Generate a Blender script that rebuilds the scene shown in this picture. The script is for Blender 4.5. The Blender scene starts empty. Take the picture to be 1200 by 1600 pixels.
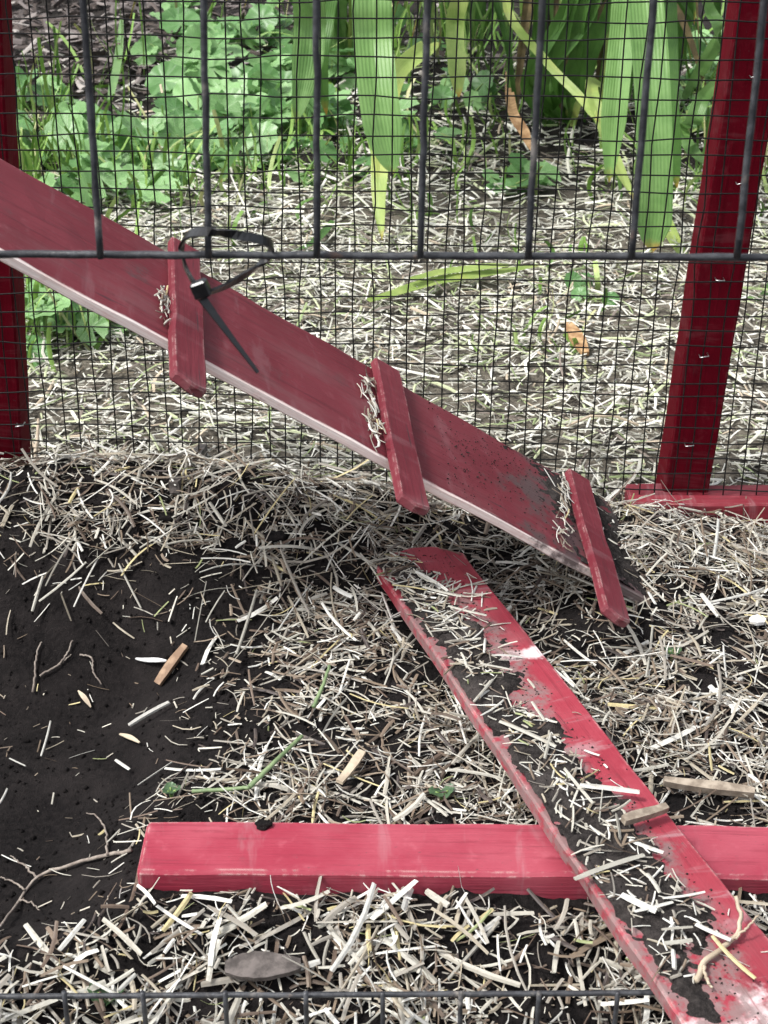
import bpy, math, random
import numpy as np
from mathutils import Vector, Matrix

# ------------------------------------------------------------------ camera
sc = bpy.context.scene
PITCH, ROLL, FPX = math.radians(28), math.radians(0.7), 2400.0
CAM = np.array([0.0, 0.0, 0.55])
fwd = np.array([0, math.cos(PITCH), -math.sin(PITCH)])
_r = np.array([1.0, 0, 0]); _u = np.array([0, math.sin(PITCH), math.cos(PITCH)])
rgt = _r * math.cos(ROLL) + _u * math.sin(ROLL)
upv = _u * math.cos(ROLL) - _r * math.sin(ROLL)
cd = bpy.data.cameras.new('camera'); cam = bpy.data.objects.new('camera', cd)
sc.collection.objects.link(cam)
cam.matrix_world = Matrix(((rgt[0], upv[0], -fwd[0], 0), (rgt[1], upv[1], -fwd[1], 0),
                           (rgt[2], upv[2], -fwd[2], CAM[2]), (0, 0, 0, 1)))
cd.sensor_fit = 'HORIZONTAL'; cd.sensor_width = 36; cd.lens = 72
cd.clip_start = 0.02; cd.clip_end = 500
cd.dof.use_dof = True; cd.dof.focus_distance = 0.98; cd.dof.aperture_fstop = 46
sc.camera = cam

# ------------------------------------------------------------------ light
SUN_EL, SUN_AZ = math.radians(56), math.radians(-108)      # azimuth measured from +Y towards +X
w = bpy.data.worlds.new('World'); sc.world = w; w.use_nodes = True
nt = w.node_tree; nt.nodes.clear()
sky = nt.nodes.new('ShaderNodeTexSky'); sky.sky_type = 'NISHITA'; sky.sun_disc = False
sky.sun_elevation = SUN_EL; sky.sun_rotation = SUN_AZ
sky.air_density = 1.0; sky.dust_density = 4.0; sky.ozone_density = 0.6
bg = nt.nodes.new('ShaderNodeBackground'); bg.inputs[1].default_value = 0.115
out = nt.nodes.new('ShaderNodeOutputWorld')
hs = nt.nodes.new('ShaderNodeHueSaturation'); hs.inputs['Saturation'].default_value = 0.35   # thin overcast: whiter than a clear sky
nt.links.new(sky.outputs[0], hs.inputs['Color']); nt.links.new(hs.outputs[0], bg.inputs[0]); nt.links.new(bg.outputs[0], out.inputs[0])
sd = bpy.data.lights.new('sun', 'SUN'); sd.energy = 1.5; sd.angle = math.radians(10); sd.color = (1.0, 0.985, 0.96)
so = bpy.data.objects.new('sun', sd); sc.collection.objects.link(so)
sdir = Vector((math.cos(SUN_EL) * math.sin(SUN_AZ), math.cos(SUN_EL) * math.cos(SUN_AZ), math.sin(SUN_EL)))
so.rotation_euler = sdir.to_track_quat('Z', 'Y').to_euler()
sc.view_settings.view_transform = 'Standard'; sc.view_settings.look = 'None'
sc.view_settings.gamma = 1.0; sc.view_settings.exposure = 1.18
sc.cycles.max_bounces = 8

# ------------------------------------------------------------------ helpers
rng = np.random.default_rng(11); random.seed(5)
COL = sc.collection

def ray(x, y): return fwd * FPX + rgt * (x - 600) - upv * (y - 800)
def at_z(x, y, Z):
    d = ray(x, y); return CAM + d * ((Z - CAM[2]) / d[2])
def at_y(x, y, Y):
    d = ray(x, y); return CAM + d * (Y / d[1])
def at_d(x, y, dist): return CAM + ray(x, y) / FPX * dist
def proj(P):
    v = np.asarray(P) - CAM; d = v @ fwd
    return 600 + FPX * (v @ rgt) / d, 800 - FPX * (v @ upv) / d

def _hash(ix, iy, s):
    h = (ix.astype(np.int64) * 374761393 + iy.astype(np.int64) * 668265263 + s * 1442695041) & 0xffffffff
    h = ((h ^ (h >> 13)) * 1274126177) & 0xffffffff
    return ((h ^ (h >> 16)) & 0xffff) / 65535.0
def vnoise(x, y, s=0):
    ix, iy = np.floor(x), np.floor(y); fx, fy = x - ix, y - iy
    fx = fx * fx * (3 - 2 * fx); fy = fy * fy * (3 - 2 * fy)
    a, b = _hash(ix, iy, s), _hash(ix + 1, iy, s); c, d = _hash(ix, iy + 1, s), _hash(ix + 1, iy + 1, s)
    return (a + (b - a) * fx) * (1 - fy) + (c + (d - c) * fx) * fy
def fbm(x, y, s=0, o=4):
    t, a, n = 0, .5, 0
    for k in range(o):
        t = t + a * vnoise(x * 2 ** k, y * 2 ** k, s + k); n += a; a *= .5
    return t / n
def sstep(a, b, x):
    t = np.clip((x - a) / (b - a), 0, 1); return t * t * (3 - 2 * t)

def link(o, parent=None):
    COL.objects.link(o)
    if parent is not None: o.parent = parent
    return o
def tag(o, label=None, cat=None, group=None, kind=None):
    if label: o['label'] = label
    if cat: o['category'] = cat
    if group: o['group'] = group
    if kind: o['kind'] = kind
    return o
def empty(name, loc, label=None, cat=None, group=None):
    o = bpy.data.objects.new(name, None); o.location = loc; o.empty_display_size = .02
    link(o); tag(o, label, cat, group); return o
def mesh_np(name, V, F, mat=None, smooth=True, col=None):
    """V (n,3); F (m,4) or (m,3) arrays or list of such arrays"""
    me = bpy.data.meshes.new(name); V = np.ascontiguousarray(V, np.float32)
    Fs = F if isinstance(F, (list, tuple)) else [F]
    Fs = [np.asarray(f, np.int32) for f in Fs if len(f)]
    me.vertices.add(len(V)); me.vertices.foreach_set('co', V.ravel())
    nl = sum(f.size for f in Fs); npol = sum(len(f) for f in Fs)
    me.loops.add(nl); me.loops.foreach_set('vertex_index', np.concatenate([f.ravel() for f in Fs]))
    me.polygons.add(npol)
    tot = np.concatenate([np.full(len(f), f.shape[1], np.int32) for f in Fs])
    me.polygons.foreach_set('loop_start', np.concatenate([[0], np.cumsum(tot)[:-1]]).astype(np.int32))
    me.polygons.foreach_set('use_smooth', np.full(npol, smooth))
    if col is not None:
        a = me.color_attributes.new('tint', 'FLOAT_COLOR', 'POINT')
        c = np.ones((len(V), 4), np.float32); c[:, :3] = col
        a.data.foreach_set('color', c.ravel())
    me.update(calc_edges=True); me.validate()
    if mat: me.materials.append(mat)
    return me
def obj(name, me, parent=None, M=None):
    o = bpy.data.objects.new(name, me); link(o, parent)
    if M is not None: o.matrix_basis = M
    return o

def frame(o, X, Y, Z):
    X, Y, Z = [np.asarray(v, float) for v in (X, Y, Z)]
    return Matrix(((X[0], Y[0], Z[0], o[0]), (X[1], Y[1], Z[1], o[1]), (X[2], Y[2], Z[2], o[2]), (0, 0, 0, 1)))
def nrm(v): v = np.asarray(v, float); return v / np.linalg.norm(v)

def spline(P, n):
    P = np.asarray(P, float); m = len(P)
    if m == 2: return P[0] + (P[1] - P[0]) * np.linspace(0, 1, n)[:, None]
    E = np.vstack([2 * P[0] - P[1], P, 2 * P[-1] - P[-2]])
    t = np.linspace(0, m - 1, n); i = np.minimum(t.astype(int), m - 2); s = (t - i)[:, None]
    a, b, c, d = E[i], E[i + 1], E[i + 2], E[i + 3]
    return .5 * (2 * b + (c - a) * s + (2 * a - 5 * b + 4 * c - d) * s ** 2 + (3 * b - a - 3 * c + d) * s ** 3)
def tube(P, R, sides=6):
    """closed tube along a polyline; R scalar or (n,)"""
    P = np.asarray(P, float); n = len(P); R = np.broadcast_to(np.asarray(R, float), (n,))
    T = np.gradient(P, axis=0); T /= np.linalg.norm(T, axis=1)[:, None] + 1e-12
    ref = np.array([0, 0, 1.0]) if abs(T[:, 2]).mean() < .8 else np.array([1.0, 0, 0])
    A = np.cross(T, ref); A /= np.linalg.norm(A, axis=1)[:, None] + 1e-12; B = np.cross(T, A)
    an = np.linspace(0, 2 * np.pi, sides, endpoint=False)
    V = (P[:, None] + R[:, None, None] * (A[:, None] * np.cos(an)[None, :, None] + B[:, None] * np.sin(an)[None, :, None])).reshape(-1, 3)
    i = np.arange(n - 1)[:, None] * sides; j = np.arange(sides)[None]; k = (j + 1) % sides
    F = np.stack([i + j, i + k, i + sides + k, i + sides + j], -1).reshape(-1, 4)
    V = np.vstack([V, P[:1], P[-1:]]); nv = n * sides; j = np.arange(sides); k = (j + 1) % sides
    c0 = np.stack([np.full(sides, nv), k, j], -1); c1 = np.stack([np.full(sides, nv + 1), nv - sides + j, nv - sides + k], -1)
    return V, F, np.vstack([c0, c1])
def tube_me(name, P, R, mat, sides=6):
    V, F, Cc = tube(P, R, sides); return mesh_np(name, V, [F, Cc], mat)
def join_tubes(name, L, mat, sides=5):
    Vs, Fs, Cs, o = [], [], [], 0
    for P, R in L:
        V, F, Cc = tube(P, R, sides); Vs.append(V); Fs.append(F + o); Cs.append(Cc + o); o += len(V)
    return mesh_np(name, np.vstack(Vs), [np.vstack(Fs), np.vstack(Cs)], mat)

def ribbon_solid(P, N, W, T):
    """flat strap with thickness: P (n,3) centre, N (n,3) face normal, W width (n), T thickness"""
    P = np.asarray(P, float); n = len(P); tn = np.gradient(P, axis=0); tn /= np.linalg.norm(tn, axis=1)[:, None]
    N = np.asarray(N, float); S = np.cross(tn, N); S /= np.linalg.norm(S, axis=1)[:, None]; N = np.cross(S, tn)
    W = np.broadcast_to(W, (n,))[:, None] / 2; T = T / 2
    V = np.stack([P + S * W + N * T, P - S * W + N * T, P - S * W - N * T, P + S * W - N * T], 1).reshape(-1, 3)
    i = np.arange(n - 1)[:, None] * 4; j = np.arange(4)[None]; k = (j + 1) % 4
    F = np.stack([i + j, i + k, i + 4 + k, i + 4 + j], -1).reshape(-1, 4)
    F = np.vstack([F, [[3, 2, 1, 0]], [[4 * n - 4, 4 * n - 3, 4 * n - 2, 4 * n - 1]]])
    return V, F

def board_mesh(name, L, W, H, mat, bev=.0013, seed=0, wob=.0006, nseg=24):
    """rounded-edge board, X along its length from 0..L, Y across 0..W, Z 0..H; slightly uneven"""
    b = bev
    prof = [(b, 0), (W - b, 0), (W, b), (W, H - b), (W - b, H), (b, H), (0, H - b), (0, b)]
    prof2 = []
    for a, c in zip(prof, prof[1:] + prof[:1]):
        prof2.append(a)
        if abs(a[0] - c[0]) + abs(a[1] - c[1]) > 6 * b:
            for t in (.25, .5, .75): prof2.append((a[0] + (c[0] - a[0]) * t, a[1] + (c[1] - a[1]) * t))
    prof = np.array(prof2); m = len(prof)
    xs = np.concatenate([[0], [b], np.linspace(b * 3, L - b * 3, nseg), [L - b], [L]])
    V = []
    for q, x in enumerate(xs):
        pr = prof.copy()
        if q in (0, len(xs) - 1):
            c = np.array([W / 2, H / 2]); pr = c + (pr - c) * (1 - 2 * b / np.array([W, H]))
        V.append(np.column_stack([np.full(m, x), pr]))
    V = np.array(V); X = V[..., 0]; Y = V[..., 1]; Z = V[..., 2]
    V[..., 1] += wob * (vnoise(X * 40 + seed, Z * 60, seed) - .5) * 2
    V[..., 2] += wob * (vnoise(X * 40 + seed, Y * 60, seed + 3) - .5) * 2
    i = np.arange(len(xs) - 1)[:, None] * m; j = np.arange(m)[None]; k = (j + 1) % m
    F = np.stack([i + j, i + m + j, i + m + k, i + k], -1).reshape(-1, 4)
    V = V.reshape(-1, 3); nv = len(V)
    V = np.vstack([V, [[0, W / 2, H / 2]], [[L, W / 2, H / 2]]]); j = np.arange(m); k = (j + 1) % m
    Cc = np.vstack([np.stack([np.full(m, nv), j, k], -1), np.stack([np.full(m, nv + 1), nv - m + k, nv - m + j], -1)])
    me = mesh_np(name, V, [F, Cc], mat, smooth=False)
    return me

# ------------------------------------------------------------------ materials
class NT:
    def __init__(s, name):
        s.m = bpy.data.materials.new(name); s.m.use_nodes = True; s.t = s.m.node_tree; s.t.nodes.clear()
        s.out = s.n('ShaderNodeOutputMaterial'); s.b = s.n('ShaderNodeBsdfPrincipled'); s.l(s.b.outputs[0], s.out.inputs[0])
    def n(s, t, **k):
        q = s.t.nodes.new(t)
        for a, v in k.items(): setattr(q, a, v)
        return q
    def l(s, a, b): s.t.links.new(a, b)
    def val(s, sock, v):
        if hasattr(v, 'is_output'): s.l(v, sock)
        else: sock.default_value = v
    def coord(s, kind='Object', scale=(1, 1, 1), loc=(0, 0, 0)):
        c = s.n('ShaderNodeTexCoord'); m = s.n('ShaderNodeMapping'); m.inputs[3].default_value = scale; m.inputs[1].default_value = loc
        s.l(c.outputs[kind], m.inputs[0]); return m.outputs[0]
    def noise(s, v, scale, detail=4, rough=.55, dist=0):
        q = s.n('ShaderNodeTexNoise'); q.inputs['Scale'].default_value = scale; q.inputs['Detail'].default_value = detail
        q.inputs['Roughness'].default_value = rough; q.inputs['Distortion'].default_value = dist
        s.l(v, q.inputs['Vector']); return q.outputs[0]
    def ramp(s, f, a, b, lo=0, hi=1):
        q = s.n('ShaderNodeMapRange', interpolation_type='SMOOTHSTEP'); s.val(q.inputs[0], f)
        q.inputs[1].default_value = a; q.inputs[2].default_value = b; q.inputs[3].default_value = lo; q.inputs[4].default_value = hi
        return q.outputs[0]
    def math(s, op, a, b=0.0):
        q = s.n('ShaderNodeMath', operation=op); s.val(q.inputs[0], a); s.val(q.inputs[1], b); return q.outputs[0]
    def mix(s, f, a, b, mode='MIX'):
        q = s.n('ShaderNodeMix', data_type='RGBA', blend_type=mode); s.val(q.inputs[0], f)
        for sock, v in ((q.inputs[6], a), (q.inputs[7], b)):
            if hasattr(v, 'is_output'): s.l(v, sock)
            else: sock.default_value = (*v, 1)
        return q.outputs[2]
    def bump(s, h, dist, strength=1.0):
        q = s.n('ShaderNodeBump'); q.inputs['Strength'].default_value = strength; q.inputs['Distance'].default_value = dist
        s.l(h, q.inputs['Height']); s.l(q.outputs[0], s.b.inputs['Normal'])
    def base(s, c): s.val(s.b.inputs['Base Color'], c if hasattr(c, 'is_output') else (*c, 1))
    def rough(s, r): s.val(s.b.inputs['Roughness'], r)

def paint_mat(name, base, faded, fade=.5, edge=.5, dirt=.3, seed=0., bare_y0=False, worn=None, dirt_x=None, rough=.55, spec=.35, dusty=None, check=.75, scuff=.22):
    """red paint on sawn wood. Object coords: X along grain. bare_y0: the y=0 edge has lost its paint."""
    t = NT(name)
    o = t.coord(loc=(seed, seed * .7, seed * .3))
    g = t.coord(scale=(3, 60, 60), loc=(seed, seed, 0))
    grain = t.noise(g, 4, 5, .6, .4); fine = t.noise(t.coord(scale=(6, 220, 220), loc=(seed, 0, 0)), 3, 3)
    blot = t.noise(o, 14, 5, .6); blot2 = t.noise(o, 60, 4, .65)
    c = t.mix(t.ramp(blot, .35, .68, 0, fade), base, faded)
    c = t.mix(t.ramp(grain, .52, .72, 0, .55), c, tuple(v * .55 for v in base))
    c = t.mix(t.ramp(blot2, .56, .75, 0, .35), c, tuple(min(1, v * 1.2 + .04) for v in faded))
    # scuffs across
    sc_ = t.noise(t.coord(scale=(55, 9, 9), loc=(seed * 2, 0, 0)), 1.0, 4, .7, .6)
    c = t.mix(t.ramp(sc_, .56, .70, 0, scuff), c, (.42, .33, .34))
    # worn edges: rounded-normal against true normal
    bv = t.n('ShaderNodeBevel', samples=4); bv.inputs['Radius'].default_value = .0022
    ge = t.n('ShaderNodeNewGeometry'); dp = t.n('ShaderNodeVectorMath', operation='DOT_PRODUCT')
    t.l(bv.outputs[0], dp.inputs[0]); t.l(ge.outputs['True Normal'], dp.inputs[1])
    ed = t.ramp(dp.outputs['Value'], .995, .86, 0, 1)
    ed = t.math('MULTIPLY', ed, t.ramp(t.noise(o, 90, 4, .7), .45, .6, 0, edge))
    c = t.mix(ed, c, (.60, .46, .42))
    # dusty film and long dark checks along the grain
    film = t.noise(t.coord(scale=(1, 2.2, 2.2), loc=(seed * 3, 0, 0)), 9, 5, .62)
    c = t.mix(t.ramp(film, .50, .74, 0, dirt * .6), c, (.17, .105, .105))
    chk = t.noise(t.coord(scale=(5, 120, 120), loc=(seed * 5, 0, 0)), 2.2, 4, .62, .3)
    c = t.mix(t.ramp(chk, .63, .70, 0, check), c, (.045, .018, .022))
    sep = t.n('ShaderNodeSeparateXYZ'); tc = t.n('ShaderNodeTexCoord'); t.l(tc.outputs['Object'], sep.inputs[0])
    wood = t.mix(t.ramp(fine, .35, .7), (.90, .80, .75), (.78, .62, .57))
    wood = t.mix(t.ramp(blot2, .5, .75, 0, .45), wood, (.60, .30, .29))
    if bare_y0:
        m = t.ramp(sep.outputs[1], .0012, .0004)
        m = t.math('MULTIPLY', m, t.ramp(t.noise(t.coord(scale=(4, 1, 14), loc=(seed, 0, 0)), 12, 4, .6), .2, .42))
        c = t.mix(m, c, wood)
    if worn:                       # list of (x centre, half width) bands scraped to pale primer
        for x0, hw, amt, ymin in worn:
            d = t.math('ABSOLUTE', t.math('SUBTRACT', sep.outputs[0], x0))
            d = t.math('ADD', d, t.math('MULTIPLY', t.math('SUBTRACT', blot2, .5), hw * 3.2))
            m = t.math('MULTIPLY', t.ramp(d, hw, hw * .35), amt)
            m = t.math('MULTIPLY', m, t.ramp(fine, .28, .42)); m = t.math('MULTIPLY', m, t.ramp(sep.outputs[1], ymin - .004, ymin + .004))
            c = t.mix(m, c, (.70, .56, .56))
    # soil rubbed into the surface
    dn = t.noise(o, 26, 6, .68)
    dm = t.ramp(dn, .60, .74, 0, dirt)
    if dirt_x:
        gx = t.ramp(sep.outputs[0], dirt_x[0], dirt_x[1], 0, .26)
        dm = t.math('MAXIMUM', dm, t.ramp(t.math('ADD', dn, gx), .62, .76, 0, .9))
    if dusty:                      # dried mud film along the middle of the board
        yy = t.math('ADD', sep.outputs[1], t.math('MULTIPLY', t.math('SUBTRACT', dn, .5), .06))
        k = t.math('MULTIPLY', t.math('MULTIPLY', t.ramp(sep.outputs[0], .05, .09), t.ramp(yy, .050, .040)), t.ramp(t.noise(o, 130, 5, .7), .36, .56, 0, .85))
        c = t.mix(k, c, (.20, .14, .135))
    c = t.mix(dm, c, (.075, .05, .05))
    sp = t.ramp(t.noise(o, 420, 2, .5), .70, .76, 0, .5)
    c = t.mix(sp, c, (.08, .05, .05))
    t.base(c); t.rough(t.math('ADD', rough, t.math('MULTIPLY', blot2, .2))); t.b.inputs['Specular IOR Level'].default_value = spec
    h = t.math('ADD', t.math('MULTIPLY', grain, .6), t.math('MULTIPLY', fine, .4)); t.bump(h, .0009, .7)
    return t.m

def soil_mat(name, dark, light, litter=None, grain=1.0):
    t = NT(name); o = t.coord()
    n1 = t.noise(o, 260, 6, .7); n2 = t.noise(o, 22, 5, .6); n3 = t.noise(o, 900, 3, .6)
    c = t.mix(t.ramp(n1, .35, .72), dark, light)
    c = t.mix(t.ramp(n2, .42, .72, 0, .6), c, tuple(v * 1.7 for v in light))
    c = t.mix(t.ramp(n3, .66, .74, 0, .4), c, (.14, .115, .10))
    if litter:                     # beyond the fence the soil is covered by rotted clippings
        sep = t.n('ShaderNodeSeparateXYZ'); t.l(o, sep.inputs[0])
        k = t.math('MULTIPLY', t.math('MULTIPLY', t.ramp(sep.outputs[1], 1.02, 1.08), t.ramp(t.math('ADD', sep.outputs[1], t.math('MULTIPLY', n2, .5)), 2.35, 1.95, .1, 1)), t.ramp(t.math('ADD', n2, t.math('MULTIPLY', n1, .4)), .50, .78, .12, 1))
        c = t.mix(k, c, t.mix(t.ramp(n1, .3, .7), litter, tuple(v * 1.9 for v in litter)))
    t.base(c); t.rough(.95); t.b.inputs['Specular IOR Level'].default_value = .15
    t.bump(t.math('ADD', n1, t.math('MULTIPLY', n3, .4)), .003 * grain, .9); return t.m

def straw_mat(name, rough=.55, transl=.15):
    t = NT(name); a = t.n('ShaderNodeAttribute', attribute_name='tint')
    o = t.coord(); n = t.noise(o, 380, 4, .6)
    c = t.mix(t.ramp(n, .5, .75, 0, .45), a.outputs[0], (.22, .17, .11))
    t.base(c); t.rough(rough); t.b.inputs['Specular IOR Level'].default_value = .4
    t.bump(n, .0006, .5)
    if transl:
        tr = t.n('ShaderNodeBsdfTranslucent'); t.l(c, tr.inputs[0]); mx = t.n('ShaderNodeMixShader'); mx.inputs[0].default_value = transl
        t.l(t.b.outputs[0], mx.inputs[1]); t.l(tr.outputs[0], mx.inputs[2]); t.l(mx.outputs[0], t.out.inputs[0])
    return t.m

def leaf_mat(name, a, b, yellow=0., tip=False, vein=(.2, .32, .1), strap=True):
    t = NT(name); o = t.coord(); inf = t.n('ShaderNodeObjectInfo')
    n = t.noise(o, 35, 4, .6); n2 = t.noise(o, 300, 3, .6)
    c = t.mix(t.ramp(n, .3, .7), a, b)
    c = t.mix(t.math('MULTIPLY', inf.outputs['Random'], .5), c, tuple(min(1, v * 1.5) for v in b))
    uv = t.n('ShaderNodeUVMap'); sep = t.n('ShaderNodeSeparateXYZ'); t.l(uv.outputs[0], sep.inputs[0])
    if strap:   # parallel veins, dried tip
        wv = t.n('ShaderNodeTexWave'); wv.inputs['Scale'].default_value = 3.2; wv.inputs['Distortion'].default_value = 2.5
        mp = t.n('ShaderNodeMapping'); mp.inputs[3].default_value = (1, .15, 1); t.l(uv.outputs[0], mp.inputs[0]); t.l(mp.outputs[0], wv.inputs[0])
        c = t.mix(t.math('MULTIPLY', wv.outputs[1], t.ramp(n, .3, .7, .05, .22)), c, vein)
        if tip:
            m = t.math('ADD', sep.outputs[1], t.math('MULTIPLY', n, .16)); c = t.mix(t.ramp(m, 1.03, 1.09, 0, .9), c, (.42, .25, .05))
        h = wv.outputs[1]
    else:       # radiating veins on a round leaf; uv = unit disc coords
        at = t.n('ShaderNodeMath', operation='ARCTAN2'); t.l(sep.outputs[0], at.inputs[0]); t.l(sep.outputs[1], at.inputs[1])
        s_ = t.math('ABSOLUTE', t.math('SINE', t.math('MULTIPLY', at.outputs[0], 4.5)))
        rr = t.n('ShaderNodeVectorMath', operation='LENGTH'); t.l(uv.outputs[0], rr.inputs[0])
        m = t.ramp(t.math('MULTIPLY', s_, rr.outputs['Value']), .10, .02, 0, .6); c = t.mix(m, c, vein); h = m
    if yellow: c = t.mix(t.ramp(t.noise(o, 12, 3), .5, .68, 0, yellow), c, (.55, .5, .1))
    c = t.mix(t.ramp(n2, .68, .78, 0, .4), c, (.2, .13, .05))
    t.base(c); t.rough(.38); t.b.inputs['Specular IOR Level'].default_value = .5
    t.bump(h, .0008, .4)
    tr = t.n('ShaderNodeBsdfTranslucent'); t.l(c, tr.inputs[0]); mx = t.n('ShaderNodeMixShader'); mx.inputs[0].default_value = .3
    t.l(t.b.outputs[0], mx.inputs[1]); t.l(tr.outputs[0], mx.inputs[2]); t.l(mx.outputs[0], t.out.inputs[0])
    return t.m

def simple_mat(name, a, b, scale, rough, bump=.0005, metal=0., spec=.5):
    t = NT(name); o = t.coord(); n = t.noise(o, scale, 5, .62)
    t.base(t.mix(t.ramp(n, .38, .68), a, b)); t.rough(rough); t.b.inputs['Metallic'].default_value = metal
    t.b.inputs['Specular IOR Level'].default_value = spec; t.bump(n, bump, .6); return t.m

def rod_mat():
    t = NT('coated_steel'); o = t.coord(); n = t.noise(o, 160, 5, .65); d = t.noise(o, 45, 5, .7)
    c = t.mix(t.ramp(n, .4, .7), (.024, .025, .029), (.060, .063, .070))
    c = t.mix(t.ramp(d, .58, .72, 0, .7), c, (.26, .235, .21)); c = t.mix(t.ramp(t.noise(o, 90, 3), .66, .74, 0, .6), c, (.11, .06, .04))
    t.base(c); t.rough(t.ramp(d, .4, .7, .36, .8)); t.bump(n, .0008, .8); return t.m

RED, PINK = (.40, .030, .060), (.62, .085, .13)
M = dict(
    ramp=paint_mat('ramp_paint', (.125, .0105, .019), (.185, .028, .040), .6, .55, .6, 1.3, bare_y0=True, dirt_x=(.43, .58), rough=.6, scuff=.10),
    cleat=paint_mat('cleat_paint', (.125, .010, .019), (.19, .030, .042), .6, .5, .85, 4.1, rough=.6, scuff=.10),
    plank=paint_mat('plank_paint', (.25, .018, .034), (.38, .070, .092), .6, .8, .6, 2.2, scuff=.4, worn=[(.153, .010, .9, .036), (.482, .036, .9, -.02)], dusty=(.30, .45)),
    beam=paint_mat('beam_paint', (.275, .024, .047), (.37, .072, .100), .8, .8, .42, 7.7, check=.2, scuff=.15),
    post=paint_mat('post_paint', (.105, .0022, .0085), (.125, .0035, .0105), .4, .08, .06, 3.3, rough=.7, spec=.05, scuff=.05),
    rail=paint_mat('rail_paint', (.17, .009, .019), (.24, .028, .042), .5, .3, .5, 5.3),
    soil=soil_mat('dark_soil', (.0052, .0043, .0044), (.0150, .0125, .0122), (.11, .098, .078)), drysoil=soil_mat('dry_soil', (.016, .0135, .013), (.052, .045, .042)),
    straw=straw_mat('straw'), clip=straw_mat('dry_clippings', .6, .2), grass=straw_mat('grass_blades', .45, .3),
    mulch=straw_mat('bark_mulch', .8, 0),
    rod=rod_mat(), wire=simple_mat('black_wire', (.006, .006, .006), (.014, .0135, .013), 300, .55, .0005, 0, .2),
    tie=simple_mat('black_nylon', (.006, .006, .007), (.012, .012, .013), 400, .28, .0002, 0, .6),
    steel=simple_mat('staple_steel', (.45, .45, .45), (.7, .7, .68), 500, .35, .0002, .9),
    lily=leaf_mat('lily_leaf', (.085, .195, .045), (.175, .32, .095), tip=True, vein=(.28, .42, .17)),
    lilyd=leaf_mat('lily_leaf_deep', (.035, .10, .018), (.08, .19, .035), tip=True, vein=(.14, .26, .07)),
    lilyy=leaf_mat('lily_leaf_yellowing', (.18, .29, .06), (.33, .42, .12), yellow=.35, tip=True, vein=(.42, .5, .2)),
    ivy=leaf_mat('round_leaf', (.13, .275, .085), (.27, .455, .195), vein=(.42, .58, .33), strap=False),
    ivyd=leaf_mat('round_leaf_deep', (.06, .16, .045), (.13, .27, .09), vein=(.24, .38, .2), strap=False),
    stem=simple_mat('green_stem', (.14, .24, .06), (.24, .32, .10), 80, .5),
    drystem=simple_mat('dull_green_stalk', (.12, .18, .08), (.20, .27, .13), 80, .6),
    chip=simple_mat('tan_wood', (.20, .12, .07), (.36, .24, .15), 120, .7, .001),
    stick=simple_mat('grey_stick', (.20, .16, .12), (.38, .32, .25), 120, .8, .001),
    root=simple_mat('root', (.16, .13, .11), (.30, .26, .22), 200, .8, .0006),
    bark=simple_mat('grey_bark', (.05, .042, .038), (.14, .12, .11), 120, .9, .002),
    white=simple_mat('white_flake', (.72, .72, .7), (.85, .84, .82), 200, .6),
    sprout=leaf_mat('seedling_leaf', (.05, .10, .045), (.09, .16, .075), vein=(.12, .2, .1), strap=False),
    deadstem=simple_mat('dead_stem', (.07, .05, .02), (.16, .12, .05), 60, .7),
    deadleaf=simple_mat('dead_leaf', (.26, .14, .06), (.46, .30, .15), 90, .7),
    tanleaf=simple_mat('tan_leaf', (.36, .29, .21), (.54, .46, .34), 90, .6),
)

# ------------------------------------------------------------------ ground
HOLE_PX = [(-420, 868), (-150, 868), (0, 876), (130, 895), (245, 925), (325, 970), (350, 1040), (325, 1130), (350, 1210), (300, 1275),
           (250, 1340), (215, 1420), (170, 1480), (60, 1528), (-150, 1545), (-420, 1560)]
HOLE = np.array([at_z(x, y, float(np.interp(y, [860, 960, 1100], [.030, .0, -.025])))[:2] for x, y in HOLE_PX])
def hole_sd(x, y):
    """signed distance (m) to the dug hollow, positive inside"""
    sh = np.shape(x); x = np.ravel(x); y = np.ravel(y); d = np.full(x.shape, 1e9); ins = np.zeros(x.shape, bool)
    for a, b in zip(HOLE, np.roll(HOLE, -1, 0)):
        e = b - a; t = np.clip(((x - a[0]) * e[0] + (y - a[1]) * e[1]) / (e @ e), 0, 1)
        d = np.minimum(d, np.hypot(x - a[0] - t * e[0], y - a[1] - t * e[1]))
        c = (a[1] > y) != (b[1] > y)
        with np.errstate(divide='ignore', invalid='ignore'):
            ins ^= c & (x < (b[0] - a[0]) * (y - a[1]) / (b[1] - a[1] + 1e-12) + a[0])
    return np.where(ins, d, -d).reshape(sh)
YM = 1.035                                            # the mesh fence
def ground_h(x, y):
    x = np.asarray(x, float); y = np.asarray(y, float)
    near = sstep(1.25, 1.05, y) * sstep(.62, .45, abs(x))
    sd_ = hole_sd(x, y)
    h = -.045 * sstep(-.015, .085, sd_)
    # spoil heap thrown against the fence, higher on the left
    s = .012 + .044 * sstep(.10, -.12, x)
    h = h + s * np.where(y > .99, np.exp(-((y - .99) / .05) ** 2), np.exp(-((y - .99) / .085) ** 2)) * sstep(.30, .20, x)
    h = h - .022 * sstep(.60, .52, y)
    # low hump between hollow and plank, dirt banked over the plank head and the ramp foot
    h = h + .010 * np.exp(-(((x - .0) / .06) ** 2 + ((y - .80) / .10) ** 2))
    h = h + .013 * np.exp(-(((x - .185) / .035) ** 2 + ((y - .93) / .06) ** 2))
    rough = .011 * (fbm(x * 22, y * 22, 1, 3) - .5) + .007 * (fbm(x * 75, y * 75, 9, 3) - .5)
    h = h + rough * (.35 + .65 * sstep(.02, -.05, sd_))
    far = .03 * (fbm(x * 3, y * 3, 21, 4) - .5) * sstep(1.2, 1.8, y)
    return h + far
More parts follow.
